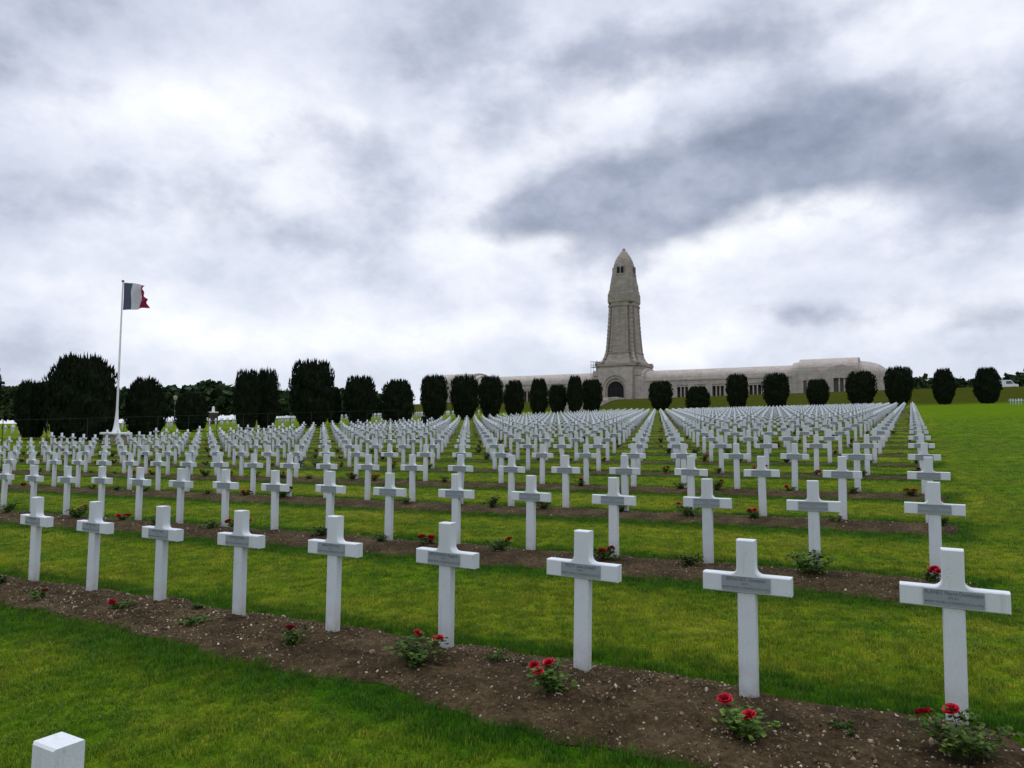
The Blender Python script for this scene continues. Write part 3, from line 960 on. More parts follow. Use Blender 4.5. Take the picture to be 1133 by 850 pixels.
tag(fr_o, 'small rose bushes with red blooms among the distant rows of crosses', 'roses', GROUP_R, 'stuff')

# a few small weeds in the front bed
for i, (px_, X_, Y_, sc, lb) in enumerate(((700, -.52, -.34, .45, 'small green weed in the soil between the two rightmost front crosses'),
                                           (540, -2.75, -.12, .5, 'small green weed in the soil right of the fourth cross from right'),
                                           (150, -5.9, -.05, .55, 'small weed between the sixth and seventh front crosses from right'))):
    rt = thing('weed', lb, 'weed', (X_, Y_, bed_top(X_, Y_)), i * 1.3, 'weeds in the front soil bed')
    o = protos[4 if i != 2 else 1][1].copy(); o.name = 'foliage'; COL.objects.link(o); o.parent = rt
    rt.scale = (sc, sc, sc * .8)


# ------------------------------------------------------------------ clipped yews
def yew_crown(i, shape):
    """unit crown: height 1, half width 0.5; upright sprays over a dense body. shape: egg, column, cone, double"""
    rg = np.random.default_rng(900 + i)
    def rad(z, a):
        if shape == 'egg': r = (np.clip(np.sin(np.pi * (0.10 + 0.80 * z) ** 0.92), 0, 1)) ** .62
        elif shape == 'column': r = np.minimum(1, .58 + 1.1 * z) * np.sqrt(np.clip(1 - np.clip((z - .62) / .44, 0, 1) ** 2.4, 0, 1))
        elif shape == 'dome': r = np.minimum(1, .80 + .9 * z) * np.sqrt(np.clip(1 - np.clip((z - .40) / .64, 0, 1) ** 2.2, 0, 1))
        else: r = np.minimum(1, .60 + 1.0 * z) * np.sqrt(np.clip(1 - np.clip((z - .55) / .52, 0, 1) ** 2.2, 0, 1))
        lob = 1 + .10 * np.sin(a * 5 + i) * z + .06 * np.sin(a * 9 + 2 * i) + .05 * np.sin(z * 17 + a * 3 + i)
        return .47 * r * lob
    # body
    nz, na = 14, 22
    bv, bf = [], []
    for u in np.linspace(0, .97, nz):
        for j in range(na):
            a = 2 * np.pi * j / na
            r = float(rad(np.array(u), a)) * (.90 + .08 * rg.normal() * .6)
            bv.append((r * math.cos(a), r * math.sin(a), u * .97 + .02 * rg.normal() * (u > .05)))
    for q in range(nz - 1):
        for j in range(na):
            bf.append((q * na + j, q * na + (j + 1) % na, (q + 1) * na + (j + 1) % na, (q + 1) * na + j))
    bv.append((0, 0, .95)); bf += [((nz - 1) * na + j, (nz - 1) * na + (j + 1) % na, len(bv) - 1) for j in range(na)]
    # upright sprays
    for q in range(2600):
        u = rg.uniform(0, 1) ** .8; a = rg.uniform(0, 2 * np.pi)
        top = rg.uniform() < .22
        if top:
            u = rg.uniform(.86, .95); rr = float(rad(np.array(.80), a)) * math.sqrt(rg.uniform()) * .97; u -= .30 * (rr / .45) ** 2
        else: rr = float(rad(np.array(u), a)) * rg.uniform(.88, 1.05)
        L = rg.uniform(.045, .10) * (1.25 if u > .8 else 1); w_ = rg.uniform(.008, .017)
        p0 = np.array([rr * math.cos(a), rr * math.sin(a), u * .96])
        d = np.array([math.cos(a) * .22 + rg.normal(0, .1), math.sin(a) * .22 + rg.normal(0, .1), 1.0]); d /= np.linalg.norm(d)
        sd_ = np.cross(d, rg.normal(0, 1, 3)); sd_ /= np.linalg.norm(sd_) + 1e-9; n_ = np.cross(d, sd_)
        k0 = len(bv)
        m_ = p0 + d * L * .45
        bv += [tuple(p0), tuple(m_ + sd_ * w_), tuple(m_ - sd_ * w_ * .5 + n_ * w_ * .87), tuple(m_ - sd_ * w_ * .5 - n_ * w_ * .87), tuple(p0 + d * L)]
        for t1, t2 in ((1, 2), (2, 3), (3, 1)):
            bf += [(k0, k0 + t1, k0 + t2), (k0 + t2, k0 + t1, k0 + 4)]
    # a few bold leader shoots on the crest
    for q in range(46):
        a = rg.uniform(0, 6.28); rr = .42 * math.sqrt(rg.uniform()); z0 = .84
        hh = rg.uniform(.10, .27); w_ = rg.uniform(.014, .034)
        p0 = np.array([rr * math.cos(a), rr * math.sin(a), z0 - .34 * (rr / .42) ** 2.2])
        ring = []
        k0 = len(bv)
        for zz, ww in ((0, w_), (.5, w_ * 1.1), (.85, w_ * .6)):
            for j in range(5): bv.append((p0[0] + ww * math.cos(1.257 * j), p0[1] + ww * math.sin(1.257 * j), p0[2] + hh * zz))
        bv.append((p0[0], p0[1], p0[2] + hh))
        for l_ in range(2):
            for j in range(5): bf.append((k0 + l_ * 5 + j, k0 + l_ * 5 + (j + 1) % 5, k0 + l_ * 5 + 5 + (j + 1) % 5, k0 + l_ * 5 + 5 + j))
        for j in range(5): bf.append((k0 + 10 + j, k0 + 10 + (j + 1) % 5, k0 + 15))
    o = mk('crown', bv, bf, MAT['yew']); COL.objects.unlink(o)
    return o


CROWN = {'egg': [yew_crown(0, 'egg'), yew_crown(1, 'egg')], 'column': [yew_crown(2, 'column'), yew_crown(3, 'column')],
         'dome': [yew_crown(4, 'dome'), yew_crown(5, 'dome')], 'block': [yew_crown(6, 'block'), yew_crown(7, 'block')]}
mt = MB(); mt.lathe([(.16, -.4), (.13, .3), (.11, 1.2)], n=9)
trunk0 = mt.build('trunk', MAT['yew_bark']); COL.objects.unlink(trunk0)
GROUP_Y = 'clipped dark yews along the edges of the cemetery'


def yew(px_, w_px, top, shape, label, X=None, Y=None, var=0):
    d = ray(px_, 450)
    t_ = (X - CAM[0]) / d[0] if X is not None else (Y - CAM[1]) / d[1]
    x, y = CAM[0] + d[0] * t_, CAM[1] + d[1] * t_
    z = gzf(x, y)
    depth = proj((x, y, z))[2]
    base_y = proj((x, y, z))[1]
    h = (base_y - top) * depth / F_PX
    w = w_px * depth / F_PX
    rt = thing('yew_tree', label, 'tree', (x, y, z), random.uniform(0, 6.28), GROUP_Y)
    o = trunk0.copy(); COL.objects.link(o); o.parent = rt
    cr = CROWN[shape][var % 2].copy(); COL.objects.link(cr); cr.parent = rt
    lift = .10
    cr.location = (0, 0, lift); cr.scale = (w * 1.04, w * 1.04, (h - lift) * .955)


XL = -51.0
AV = [(-14, 34, 392, 'column', 'tall dark yew whose edge just enters at the left picture border'),
      (36, 34, 420, 'block', 'dark yew at the far left, half behind the broad yew by the flagpole'),
      (90, 76, 391, 'dome', 'broadest dark yew, spiky topped, left of the white flagpole'),
      (161, 42, 417, 'dome', 'rounded dark yew just right of the white flagpole'),
      (212, 35, 434, 'dome', 'low dark yew between the rounded yew and the double topped yew'),
      (273, 30, 408, 'block', 'left half of the double topped pair of dark yews'),
      (295, 27, 407, 'block', 'right half of the double topped pair of dark yews'),
      (345, 49, 397, 'column', 'tall square topped dark yew right of the double topped pair'),
      (370, 16, 428, 'dome', 'small dark yew in the gap right of the tall square topped yew'),
      (398, 37, 415, 'block', 'flat topped dark yew at the left of the person in dark clothes'),
      (440, 38, 419, 'dome', 'broad low dark yew straight above the person in dark clothes'),
      (480, 31, 414, 'column', 'dark columnar yew right above the visitor, before the first gap'),
      (514, 33, 414, 'column', 'dark yew between two grassy gaps at the left end of the wing'),
      (543, 28, 415, 'column', 'dark yew second to the right of the first grassy gap'),
      (569, 24, 420, 'egg', 'narrow dark yew with a pointed top before the left wing'),
      (596, 22, 418, 'egg', 'slim dark yew standing apart before the left wing of the monument'),
      (617, 22, 425, 'block', 'low dark yew left of the tallest one by the tower'),
      (636, 19, 415, 'egg', 'tallest slim dark yew near the tower doorway'),
      (655, 24, 419, 'block', 'dark yew nearest to the left of the tower steps')]
for i, (px_, w_, top, shp, lb) in enumerate(AV): yew(px_ - (6 if px_ == -14 else 0), w_ * .94, top, shp, lb, X=XL + (-3 if px_ in (36, 212, 370, 617) else 0), var=i)
BK = [(731, 25, 421, 'column', 'dark square yew directly right of the tower entrance'),
      (772, 26, 427, 'dome', 'lowest dark yew in the line before the right wing'),
      (816, 23, 413, 'column', 'slim tall dark yew third along the right wing'),
      (859, 27, 412, 'column', 'dark yew in the middle of the right wing'),
      (905, 23, 419, 'block', 'short dark yew left of the gabled end pavilion doorway'),
      (953, 30, 410, 'block', 'vase shaped dark yew before the gabled end pavilion'),
      (995, 28, 405, 'column', 'tall dark yew at the right end of the building'),
      (1045, 22, 407, 'egg', 'egg shaped dark yew on the lawn beyond the right end of the building'),
      (1093, 26, 406, 'egg', 'spiky dark yew farthest right on the lawn')]
for i, (px_, w_, top, shp, lb) in enumerate(BK): yew(px_, w_, top, shp, lb, Y=158.0 if px_ > 1010 else 150.0, var=i + 1)


# ------------------------------------------------------------------ woods on the horizon
def woods(name, pts, label):
    V, Q = [], []
    n0 = 0
    for (x, y, z, rx, rz) in pts:
        n = 800
        u = RNG.normal(size=(n, 3)); u /= np.linalg.norm(u, axis=1)[:, None]
        u[:, 2] = np.abs(u[:, 2]) * 1.1 - .25
        rr = RNG.uniform(.62, 1.06, n)[:, None] * (1 + .18 * np.sin(u[:, :1] * 5 + x) * np.cos(u[:, 1:2] * 4 + y))
        ctr = np.array([x, y, z + rz * .45]) + u * rr * np.array([rx, rx, rz * .62])
        sz = RNG.uniform(.5, 1.15, n)[:, None] * rx * .22
        a = RNG.normal(size=(n, 3)); a /= np.linalg.norm(a, axis=1)[:, None]
        b_ = np.cross(a, RNG.normal(size=(n, 3))); b_ /= np.linalg.norm(b_, axis=1)[:, None]
        qd = np.stack([ctr - a * sz, ctr + b_ * sz * .8, ctr + a * sz, ctr - b_ * sz * .8], 1)
        V.append(qd.reshape(-1, 3)); Q.append(np.arange(n * 4).reshape(-1, 4) + n0); n0 += n * 4
    tag(mk_np(name, np.concatenate(V), np.concatenate(Q), MAT['wood']), label, 'wood', kind='stuff')


wl = []
for px_ in np.arange(-60, 420, 4.5):
    for lay in range(2):
        dist = 190 + lay * 26 + random.uniform(-8, 8)
        d = ray(px_ + random.uniform(-2, 2), 455); d = d / (d @ FWD)
        x, y = CAM[0] + d[0] * dist, CAM[1] + d[1] * dist
        topy = 437 - 8 * math.exp(-((px_ - 235) / 42) ** 2) - 5 * math.exp(-((px_ - 20) / 40) ** 2) + 3 * math.sin(px_ * .13) + random.uniform(-2, 3) - lay * 1.0
        z = gzf(x, y) - .5
        ztop = CAM[2] + (483 - topy) / F_PX * dist
        wl.append((x, y, z, random.uniform(3, 5), max(3, (ztop - z) / 0.98)))
woods('woodland', wl, 'dark green wood on the horizon behind the left yews')
wr = []
for px_ in np.arange(1000, 1190, 4.0):
    dist = 285 + random.uniform(-10, 10)
    d = ray(px_, 440); d = d / (d @ FWD)
    x, y = CAM[0] + d[0] * dist, CAM[1] + d[1] * dist
    topy = 419 + 5 * abs(math.sin((px_ - 1005) * .045)) + random.uniform(-1.5, 2.5) + (4 if 1066 < px_ < 1108 else 0) - (5 if px_ > 1118 else 0)
    z = 9.0
    ztop = CAM[2] + (488 - topy) / F_PX * dist
    wr.append((x, y, z, random.uniform(3.5, 5.5), (ztop - z) / 0.96))
woods('woodland', wr, 'dark green wood beyond the grass bank on the right')

# ------------------------------------------------------------------ monument: tower
TX, TY = -75.6, 204.0
tw = thing('memorial_tower', 'tall shell-shaped stone memorial tower with arched entrance at its foot', 'tower', (TX, TY, TERR_T))
def csq(hw, ch, z, hy=None):
    hy = hy or hw
    return [(-hw + ch, -hy, z), (hw - ch, -hy, z), (hw, -hy + ch, z), (hw, hy - ch, z), (hw - ch, hy, z), (-hw + ch, hy, z), (-hw, hy - ch, z), (-hw, -hy + ch, z)]
def rnd(hw, e, z, n=32):
    o = []
    for j in range(n):
        a = 2 * math.pi * (j + .5) / n - math.pi / 2 - math.pi / 4
        c_, s_ = math.cos(a), math.sin(a)
        r = hw / (abs(c_) ** e + abs(s_) ** e) ** (1 / e)
        o.append((r * c_, r * s_, z))
    return o
# foot block with stepped, chamfered corners
mb = MB()
mb.loft([csq(7.1, 1.9, -1.0), csq(7.1, 1.9, 9.6), csq(7.0, 1.9, 9.9)])
mb.loft([csq(7.3, 1.9, 9.9), csq(7.3, 1.9, 10.6)])
for sx_ in (-1, 1):                         # corner acroteria on the shoulder of the foot
    for sy_ in (-1, 1):
        mb.loft([[(sx_ * 6.2 + x, sy_ * 6.2 + y, z) for x, y, z in csq(.75, .2, 10.6)], [(sx_ * 6.2 + x, sy_ * 6.2 + y, z) for x, y, z in csq(.5, .2, 11.4)]])
mb.build('base', MAT['stone'], tw)
# sweeping flare and shaft
mb = MB()
prof = [(6.3, 10.6), (6.1, 11.2), (5.45, 12.2), (4.95, 13.4), (4.62, 14.8), (4.45, 16.5), (3.95, 24.0), (3.66, 29.2)]
mb.loft([csq(h * .86, .35, z) for h, z in prof])
for q in range(4):                          # raised panels on the four faces
    R = Matrix.Rotation(q * math.pi / 2, 3, 'Z')
    rings = []
    for h, z in prof:
        w_ = h * .64
        pts_ = [(-w_, -h * 1.0, z), (w_, -h * 1.0, z), (w_, -h * .8, z), (-w_, -h * .8, z)]
        rings.append([tuple(R @ Vector(p_)) for p_ in pts_])
    mb.loft(rings)
    # ledge and inner tablet
    for (z0, z1, k_, dpt) in ((13.9, 14.25, .70, 1.03), (28.2, 29.2, .74, 1.05)):
        h0 = np.interp(z0, [p_[1] for p_ in prof], [p_[0] for p_ in prof])
        mb.loft([[tuple(R @ Vector(p_)) for p_ in [(-h0 * k_, -h0 * dpt, z), (h0 * k_, -h0 * dpt, z), (h0 * k_, -h0 * .9, z), (-h0 * k_, -h0 * .9, z)]] for z in (z0, z1)])
    for sg in (-1, 1):
        rr = []
        for z in (14.4, 21, 28.0):
            h0 = np.interp(z, [p_[1] for p_ in prof], [p_[0] for p_ in prof]); a_, b2_ = h0 * .50 * sg, h0 * .62 * sg
            lo_, hi_ = min(a_, b2_), max(a_, b2_)
            rr.append([tuple(R @ Vector(p_)) for p_ in [(lo_, -h0 * 1.035, z), (hi_, -h0 * 1.035, z), (hi_, -h0 * .95, z), (lo_, -h0 * .95, z)]])
        mb.loft(rr)
mb.build('shaft', MAT['stone'], tw)
for sx_ in (-1, 1):
    for sy_ in (-1, 1):
        mb = MB()
        pts_, rad_ = [], []
        for i in range(58):
            z = 11.0 + i * (28.6 - 11.0) / 57
            h0 = np.interp(z, [p_[1] for p_ in prof], [p_[0] for p_ in prof])
            pts_.append((sx_ * h0 * .845, sy_ * h0 * .845, z)); rad_.append(.50 + (.08 if i % 4 < 2 else 0) + (.22 if i > 54 or i < 3 else 0))
        mb.loft([[(p_[0] + r_ * math.cos(6.283 * j / 12), p_[1] + r_ * math.sin(6.283 * j / 12), p_[2]) for j in range(12)] for p_, r_ in zip(pts_, rad_)])
        mb.build('corner_column', MAT['stone'], tw)
# shoulder and ogive lantern
mb = MB()
mb.loft([csq(3.85, .8, 29.2), csq(4.05, .8, 29.5), csq(4.02, .8, 32.0), csq(3.86, .8, 32.4), csq(3.8, 1.0, 33.2)])
for q in range(4):
    R = Matrix.Rotation(q * math.pi / 2, 3, 'Z')
    mb.loft([[tuple(R @ Vector(p_)) for p_ in [(-1.9, -y_, z), (1.9, -y_, z), (1.9, -3.0, z), (-1.9, -3.0, z)]] for y_, z in ((3.98, 32.0), (3.9, 34.4), (3.66, 35.4))])
og = [(3.86, 5, 32.8), (3.76, 4.6, 34.2), (3.46, 4.0, 36.7), (3.14, 3.4, 39.4), (2.88, 3.0, 41.0), (2.52, 2.7, 42.4), (2.08, 2.4, 43.4), (1.48, 2.2, 44.4), (.88, 2.1, 45.3), (.55, 2, 45.6), (.42, 2, 45.7), (.48, 2, 46.0), (.28, 2, 46.3), (.05, 2, 46.5)]
mb.loft([rnd(h, e, z) for h, e, z in og])
mb.build('lantern', MAT['stone'], tw)
def arch_poly(w, h, n=10, cx=0.0, z0=0.0):
    r = w / 2
    return [(cx - r, z0), (cx + r, z0)] + [(cx + r * math.cos(math.pi * i / n), z0 + h - r + r * math.sin(math.pi * i / n)) for i in range(n + 1)]
def arch_frame(w, h, W_, H_, x=0.0, z0=0.0, n=12):
    """slab W_ x H_ with an arched cut w x h open at the bottom (single outline, (x,z))"""
    r = w / 2
    o = [(x - W_ / 2, z0), (x - r, z0)] + [(x - r * math.cos(math.pi * i / n), z0 + h - r + r * math.sin(math.pi * i / n)) for i in range(n + 1)] + [(x + r, z0), (x + W_ / 2, z0), (x + W_ / 2, z0 + H_), (x - W_ / 2, z0 + H_)]
    return o
for q in range(4):
    R = Matrix.Rotation(q * math.pi / 2, 4, 'Z')
    mb = MB()
    mb.prism([(-1.4, 37.6), (1.4, 37.6), (1.4, 37.9), (-1.4, 37.9)], -3.46, -2.6)
    for cx in (-.60, .60): mb.prism(arch_frame(.92, 2.3, 1.198, 2.5, cx, 37.902, 8), -3.31, -2.4)
    o = mb.build('window', MAT['stone'], tw); o.matrix_local = R
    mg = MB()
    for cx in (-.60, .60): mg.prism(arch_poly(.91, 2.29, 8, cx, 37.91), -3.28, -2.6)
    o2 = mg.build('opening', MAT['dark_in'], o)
# entrance
mb = MB()
mb.prism(arch_frame(7.4, 7.2, 10.4, 9.4, 0, -.2), -8.2, -7.104)
mb.prism(arch_frame(6.2, 6.4, 7.39, 7.1, 0, -.2), -7.9, -7.108)
o = mb.build('portal', MAT['stone_l'], tw)
mb = MB(); mb.prism(arch_frame(5.0, 5.5, 6.19, 6.3, 0, -.2), -7.6, -7.112)
mb.build('inner_arch', MAT['stone'], tw)
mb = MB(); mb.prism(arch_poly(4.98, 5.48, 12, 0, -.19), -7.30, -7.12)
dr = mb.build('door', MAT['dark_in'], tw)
mb = MB()
for x in (-1.6, 0, 1.6): mb.box(x - .05, x + .05, -7.36, -7.302, -.1, 4.2 if x else 5.2)
mb.box(-2.4, 2.4, -7.37, -7.303, 3.0, 3.1)
mb.build('grille', MAT['wire'], dr)
# side tablets right and left of the portal (on the chamfered corners) and on the flanks
for sx_ in (-1, 1):
    mb = MB(); mb.box(sx_ * 6.3 - .85, sx_ * 6.3 + .85, -6.7, -6.35, .4, 6.2); mb.box(sx_ * 6.3 - 1.1, sx_ * 6.3 + 1.1, -6.85, -6.3, 7.0, 8.6)
    mb.build('corner_relief', MAT['stone_l'], tw)
    wv = MB(); wv.box(sx_ * 6.3 - .6, sx_ * 6.3 + .6, -6.76, -6.702, 2.4, 5.6)
    wv.build('window', MAT['glass'], tw)

# scaffold on the left shoulder of the foot
sc_o = thing('scaffold', 'thin metal scaffold railing on the left shoulder of the tower base', 'scaffold', (TX - 7.6, TY - 3, TERR + 8.4))
mb = MB()
for x, y in ((-1.6, -1), (-1.6, 1), (.4, -1), (.4, 1)): mb.tube([(x, y, -8.4 if x < 0 else 1.6), (x, y, 3.4)], .06, 6)
mb.build('post', MAT['metal'], sc_o)
mb = MB()
for z in (2.2, 3.2):
    for y in (-1, 1): mb.tube([(-1.7, y, z), (.5, y, z)], .05, 6)
    mb.tube([(-1.6, -1.1, z), (-1.6, 1.1, z)], .05, 6)
mb.box(-1.7, .5, -1.05, 1.05, 1.5, 1.62)
mb.build('platform', MAT['metal'], sc_o)


# ------------------------------------------------------------------ monument: wings
def wing(sgn, label):
    rt = thing('cloister_wing', label, 'building', (TX, TY, TERR_T))
    def X(a): return sgn * a
    yf, D_, hW, hR = -6.6, 13.2, 5.0, 8.6
    x0, x1 = 6.4, 50.0
    # barrel roof
    def vault(x, y0, d, hw, hr, n=16, z0=0.0):
        p = [(x, y0, z0)]
        for i in range(n + 1):
            a = math.pi * i / n
            p.append((x, y0 + d / 2 - d / 2 * math.cos(a), hw + (hr - hw) * math.sin(a) ** .85))
        p.append((x, y0 + d, z0))
        return p
    mb = MB()
    ra, rb = vault(X(x0), yf + .35, D_ - .7, hW + .45, hR, z0=4.6), vault(X(x1), yf + .35, D_ - .7, hW + .45, hR, z0=4.6)
    mb.loft([ra, rb] if sgn < 0 else [rb, ra])
    mb.build('roof', MAT['stone_l'], rt)
    # ring swelling where the wing meets the tower foot
    mb = MB()
    ra, rb = vault(X(5.6), yf - .2, D_ + .4, hW + .8, hR + 1.0), vault(X(8.2), yf - .2, D_ + .4, hW + .8, hR + .7)
    mb.loft([ra, rb] if sgn < 0 else [rb, ra])
    mb.build('junction_vault', MAT['stone_l'], rt)
    # front wall with alcoves cut from the terrace up
    bays = [14.5 + 4.9 * i for i in range(7)]
    bw, bh = 3.1, 3.75
    lo, hi = 8.0, 50.0
    out_ = [(lo, 0)]
    for c_ in bays: out_ += [(c_ - bw / 2, 0), (c_ - bw / 2, bh), (c_ + bw / 2, bh), (c_ + bw / 2, 0)]
    out_ += [(hi, 0), (hi, hW), (lo, hW)]
    if sgn < 0: out_ = [(-x, z) for x, z in out_][::-1]
    mb = MB(); mb.prism(out_, yf, yf + .9)
    a_, b_ = sorted((X(8.2), X(50)))
    mb.box(a_, b_, yf - .18, yf + .6, hW + .002, hW + .42)
    mb.box(a_, b_, yf + D_ - .9, yf + D_, 0, hW)
    mb.build('wall', MAT['stone_l'], rt)
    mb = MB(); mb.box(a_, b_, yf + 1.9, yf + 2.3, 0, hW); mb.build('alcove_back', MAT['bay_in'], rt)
    for c_ in bays:
        mb = MB()
        for q in (-.52, .52): mb.box(X(c_) + q - .16, X(c_) + q + .16, yf + .25, yf + .6, 0, 3.2)
        mb.box(X(c_) - 1.549, X(c_) + 1.549, yf + .2, yf + .62, 3.2, 3.745)
        al = mb.build('alcove', MAT['stone_l'], rt)
        mb = MB(); mb.box(X(c_) - .45, X(c_) + .45, yf + 1.8, yf + 1.898, 1.1, 2.9); mb.build('tablet', MAT['door'], al)
    # end pavilion
    pv = MB()
    ra, rb = vault(X(50.0), yf - 1.0, D_ + 2, 6.4, 10.0, z0=-.2), vault(X(64.0), yf - 1.0, D_ + 2, 6.4, 10.0, z0=-.2)
    pv.loft([ra, rb] if sgn < 0 else [rb, ra])
    ra, rb = vault(X(48.3), yf - .3, D_ + .6, 5.7, 9.2, z0=-.2), vault(X(50.1), yf - .3, D_ + .6, 5.7, 9.4, z0=-.2)
    pv.loft([ra, rb] if sgn < 0 else [rb, ra])
    # apse: half round end with half dome
    rings = []
    cyy = yf + D_ / 2
    for j in range(13):
        a = -math.pi / 2 + math.pi * j / 12
        col_ = [(X(66 + 0), cyy, 9.2)]
        sec = [(6.4 * 1.0, -.2), (6.4, 5.3)] + [(6.4 * math.cos(t_), 5.3 + 3.7 * math.sin(t_)) for t_ in np.linspace(.18, 1.5, 8)]
        rings.append([(X(63.9 + r_ * 1.06 * math.cos(a)), cyy + r_ * math.sin(a), z_) for r_, z_ in sec] + [(X(63.9), cyy, -.2)])
    pv.loft(rings if sgn > 0 else rings[::-1])
    pv.build('end_pavilion', MAT['stone_l'], rt)
    mb = MB()
    bxs = (50.0, 53.2)
    fr_ = [(50.5, 0), (51.2, 0), (51.2, 3.9), (54.8, 3.9), (54.8, 0), (55.4, 0), (55.4, 4.5), (50.5, 4.5)]
    if sgn < 0: fr_ = [(-x, z) for x, z in fr_][::-1]
    mb.prism(fr_, yf - 1.35, yf - 1.004)
    fo2 = mb.build('side_portal', MAT['stone_l'], rt)
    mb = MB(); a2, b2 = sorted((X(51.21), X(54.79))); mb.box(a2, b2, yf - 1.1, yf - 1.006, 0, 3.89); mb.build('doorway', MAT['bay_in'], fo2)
    mb = MB()
    for q in (-.8, .8): mb.box(X(53.0) + q - .18, X(53.0) + q + .18, yf - 1.32, yf - 1.102, 0, 3.88)
    mb.build('pillar', MAT['stone_l'], fo2)
    # gabled portal on the pavilion front
    cx = 60.3
    g_ = [(cx - 4.4, 0), (cx - 1.9, 0), (cx - 1.9, 4.2), (cx + 1.9, 4.2), (cx + 1.9, 0), (cx + 4.4, 0), (cx + 4.4, 5.7), (cx + 2.6, 7.0), (cx, 7.6), (cx - 2.6, 7.0), (cx - 4.4, 5.7)]
    if sgn < 0: g_ = [(-x, z) for x, z in g_][::-1]
    mb = MB(); mb.prism(g_, yf - 1.9, yf - 1.003)
    po = mb.build('gabled_portal', MAT['stone_l'], rt)
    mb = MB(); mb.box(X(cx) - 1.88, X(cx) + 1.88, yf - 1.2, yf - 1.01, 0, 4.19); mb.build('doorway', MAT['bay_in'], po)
    mb = MB()
    for q in (-.6, .6): mb.box(X(cx) + q - .18, X(cx) + q + .18, yf - 1.6, yf - 1.25, 0, 4.19)
    mb.build('pillar', MAT['stone_l'], po)
    wn_ = MB(); wn_.box(X(69.0) - .4, X(69.0) + .4, yf + 1.5, yf + 1.9, 1.0, 2.6)
    return rt


wing(1, 'long low stone wing with barrel roof and alcoves, right of the tower')
wing(-1, 'long low stone wing behind the yews, left of the tower')

# ------------------------------------------------------------------ steps up to the entrance
st = thing('entrance_steps', 'pale stone stairway with stepped flank walls below the tower door', 'steps', (TX, 0, 0))
mb = MB()
NSt = 30
for i in range(NSt):
    y0 = 165 + i * .72
    z1 = gzf(TX, 165) + (TERR_T - .1 - gzf(TX, 165)) * (i + 1) / NSt
    mb.box(-3.2, 3.2, y0, 188.0 if i == NSt - 1 else y0 + .74, 6.0, z1)
mb.build('flight', MAT['stone_l'], st)
for sx_ in (-1, 1):
    x0, x1 = (3.204, 5.2) if sx_ > 0 else (-5.2, -3.204)
    mb = MB()
    for (y0, y1, z1) in ((163.5, 170, 10.0), (170, 177, 11.4), (177, 184, 12.4), (184, 189, 12.8)): mb.box(x0, x1, y0, y1 - .002, 6.0, z1)
    fw = mb.build('flank_wall', MAT['stone_l'], st)
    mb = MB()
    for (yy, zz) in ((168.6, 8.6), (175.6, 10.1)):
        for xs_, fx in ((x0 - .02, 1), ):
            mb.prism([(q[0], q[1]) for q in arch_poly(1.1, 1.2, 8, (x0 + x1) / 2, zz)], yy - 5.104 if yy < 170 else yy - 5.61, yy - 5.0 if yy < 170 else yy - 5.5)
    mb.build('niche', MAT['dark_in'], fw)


# ------------------------------------------------------------------ flagpole and flag
FX = -47.4
_d = ray(128.5, 478.5)
FY = CAM[1] + _d[1] * (FX - CAM[0]) / _d[0]
fz = gzf(FX, FY)
def on_ray(px_, py_, depth):
    d = ray(px_, py_); return CAM + d * depth
fd = proj((FX, FY, fz))[2]
fb = on_ray(128.5, 478.5, fd)
fp = thing('flagpole', 'tall white flagpole on a round white plinth among the left yews', 'flagpole', tuple(fb))
ptop = on_ray(136, 310, fd)[2] - fb[2]
pl_h = fb[2] - fz + .25
mb = MB(); mb.lathe([(.98, -.14), (.98, -.03), (.95, .0), (0, .012)], n=40); mb.build('plinth', MAT['white_paint'], fp)
mb = MB(); mb.lathe([(.78, -pl_h), (.78, -.142)], n=32); mb.build('plinth_drum', MAT['stone'], fp)
mb = MB(); mb.lathe([(.28, .0), (.20, .25), (.14, .7), (.10, 1.2), (.075, 1.6), (.07, 3.2)], n=16); mb.build('foot', MAT['white_paint'], fp)
mb = MB(); mb.lathe([(.069, 3.0), (.060, ptop * .6), (.045, ptop)], n=12); mb.build('shaft', MAT['white_paint'], fp)
mb = MB(); mb.lathe([(.02, ptop), (.09, ptop + .05), (.10, ptop + .12), (.02, ptop + .18)], n=12); mb.build('finial', MAT['metal'], fp)
MAT['f_blue'] = plain('flag_blue', (.085, .092, .145), 0.8, 0.1, .1)
MAT['f_white'] = plain('flag_white', (.55, .55, .60), 0.8, 0.1, .05)
MAT['f_red'] = plain('flag_red', (.27, .022, .065), 0.8, 0.1, .1)
for q in ('f_blue', 'f_white', 'f_red'):
    t = NT(MAT[q].node_tree); b = MAT[q].node_tree.nodes['Principled BSDF']
    tr = t.n('ShaderNodeBsdfTranslucent'); t.l(b.inputs['Base Color'].links[0].from_socket, tr.inputs[0])
    mx = t.n('ShaderNodeMixShader'); mx.inputs[0].default_value = .35
    t.l(b.outputs[0], mx.inputs[1]); t.l(tr.outputs[0], mx.inputs[2]); t.l(mx.outputs[0], MAT[q].node_tree.nodes['Material Output'].inputs[0])
NU, NV = 48, 20
fv, ff, fm = [], [], []
HH = 31.0 / F_PX * fd
rv2, dv2 = np.array([.90, .43, 0]), np.array([-.43, .90, 0])
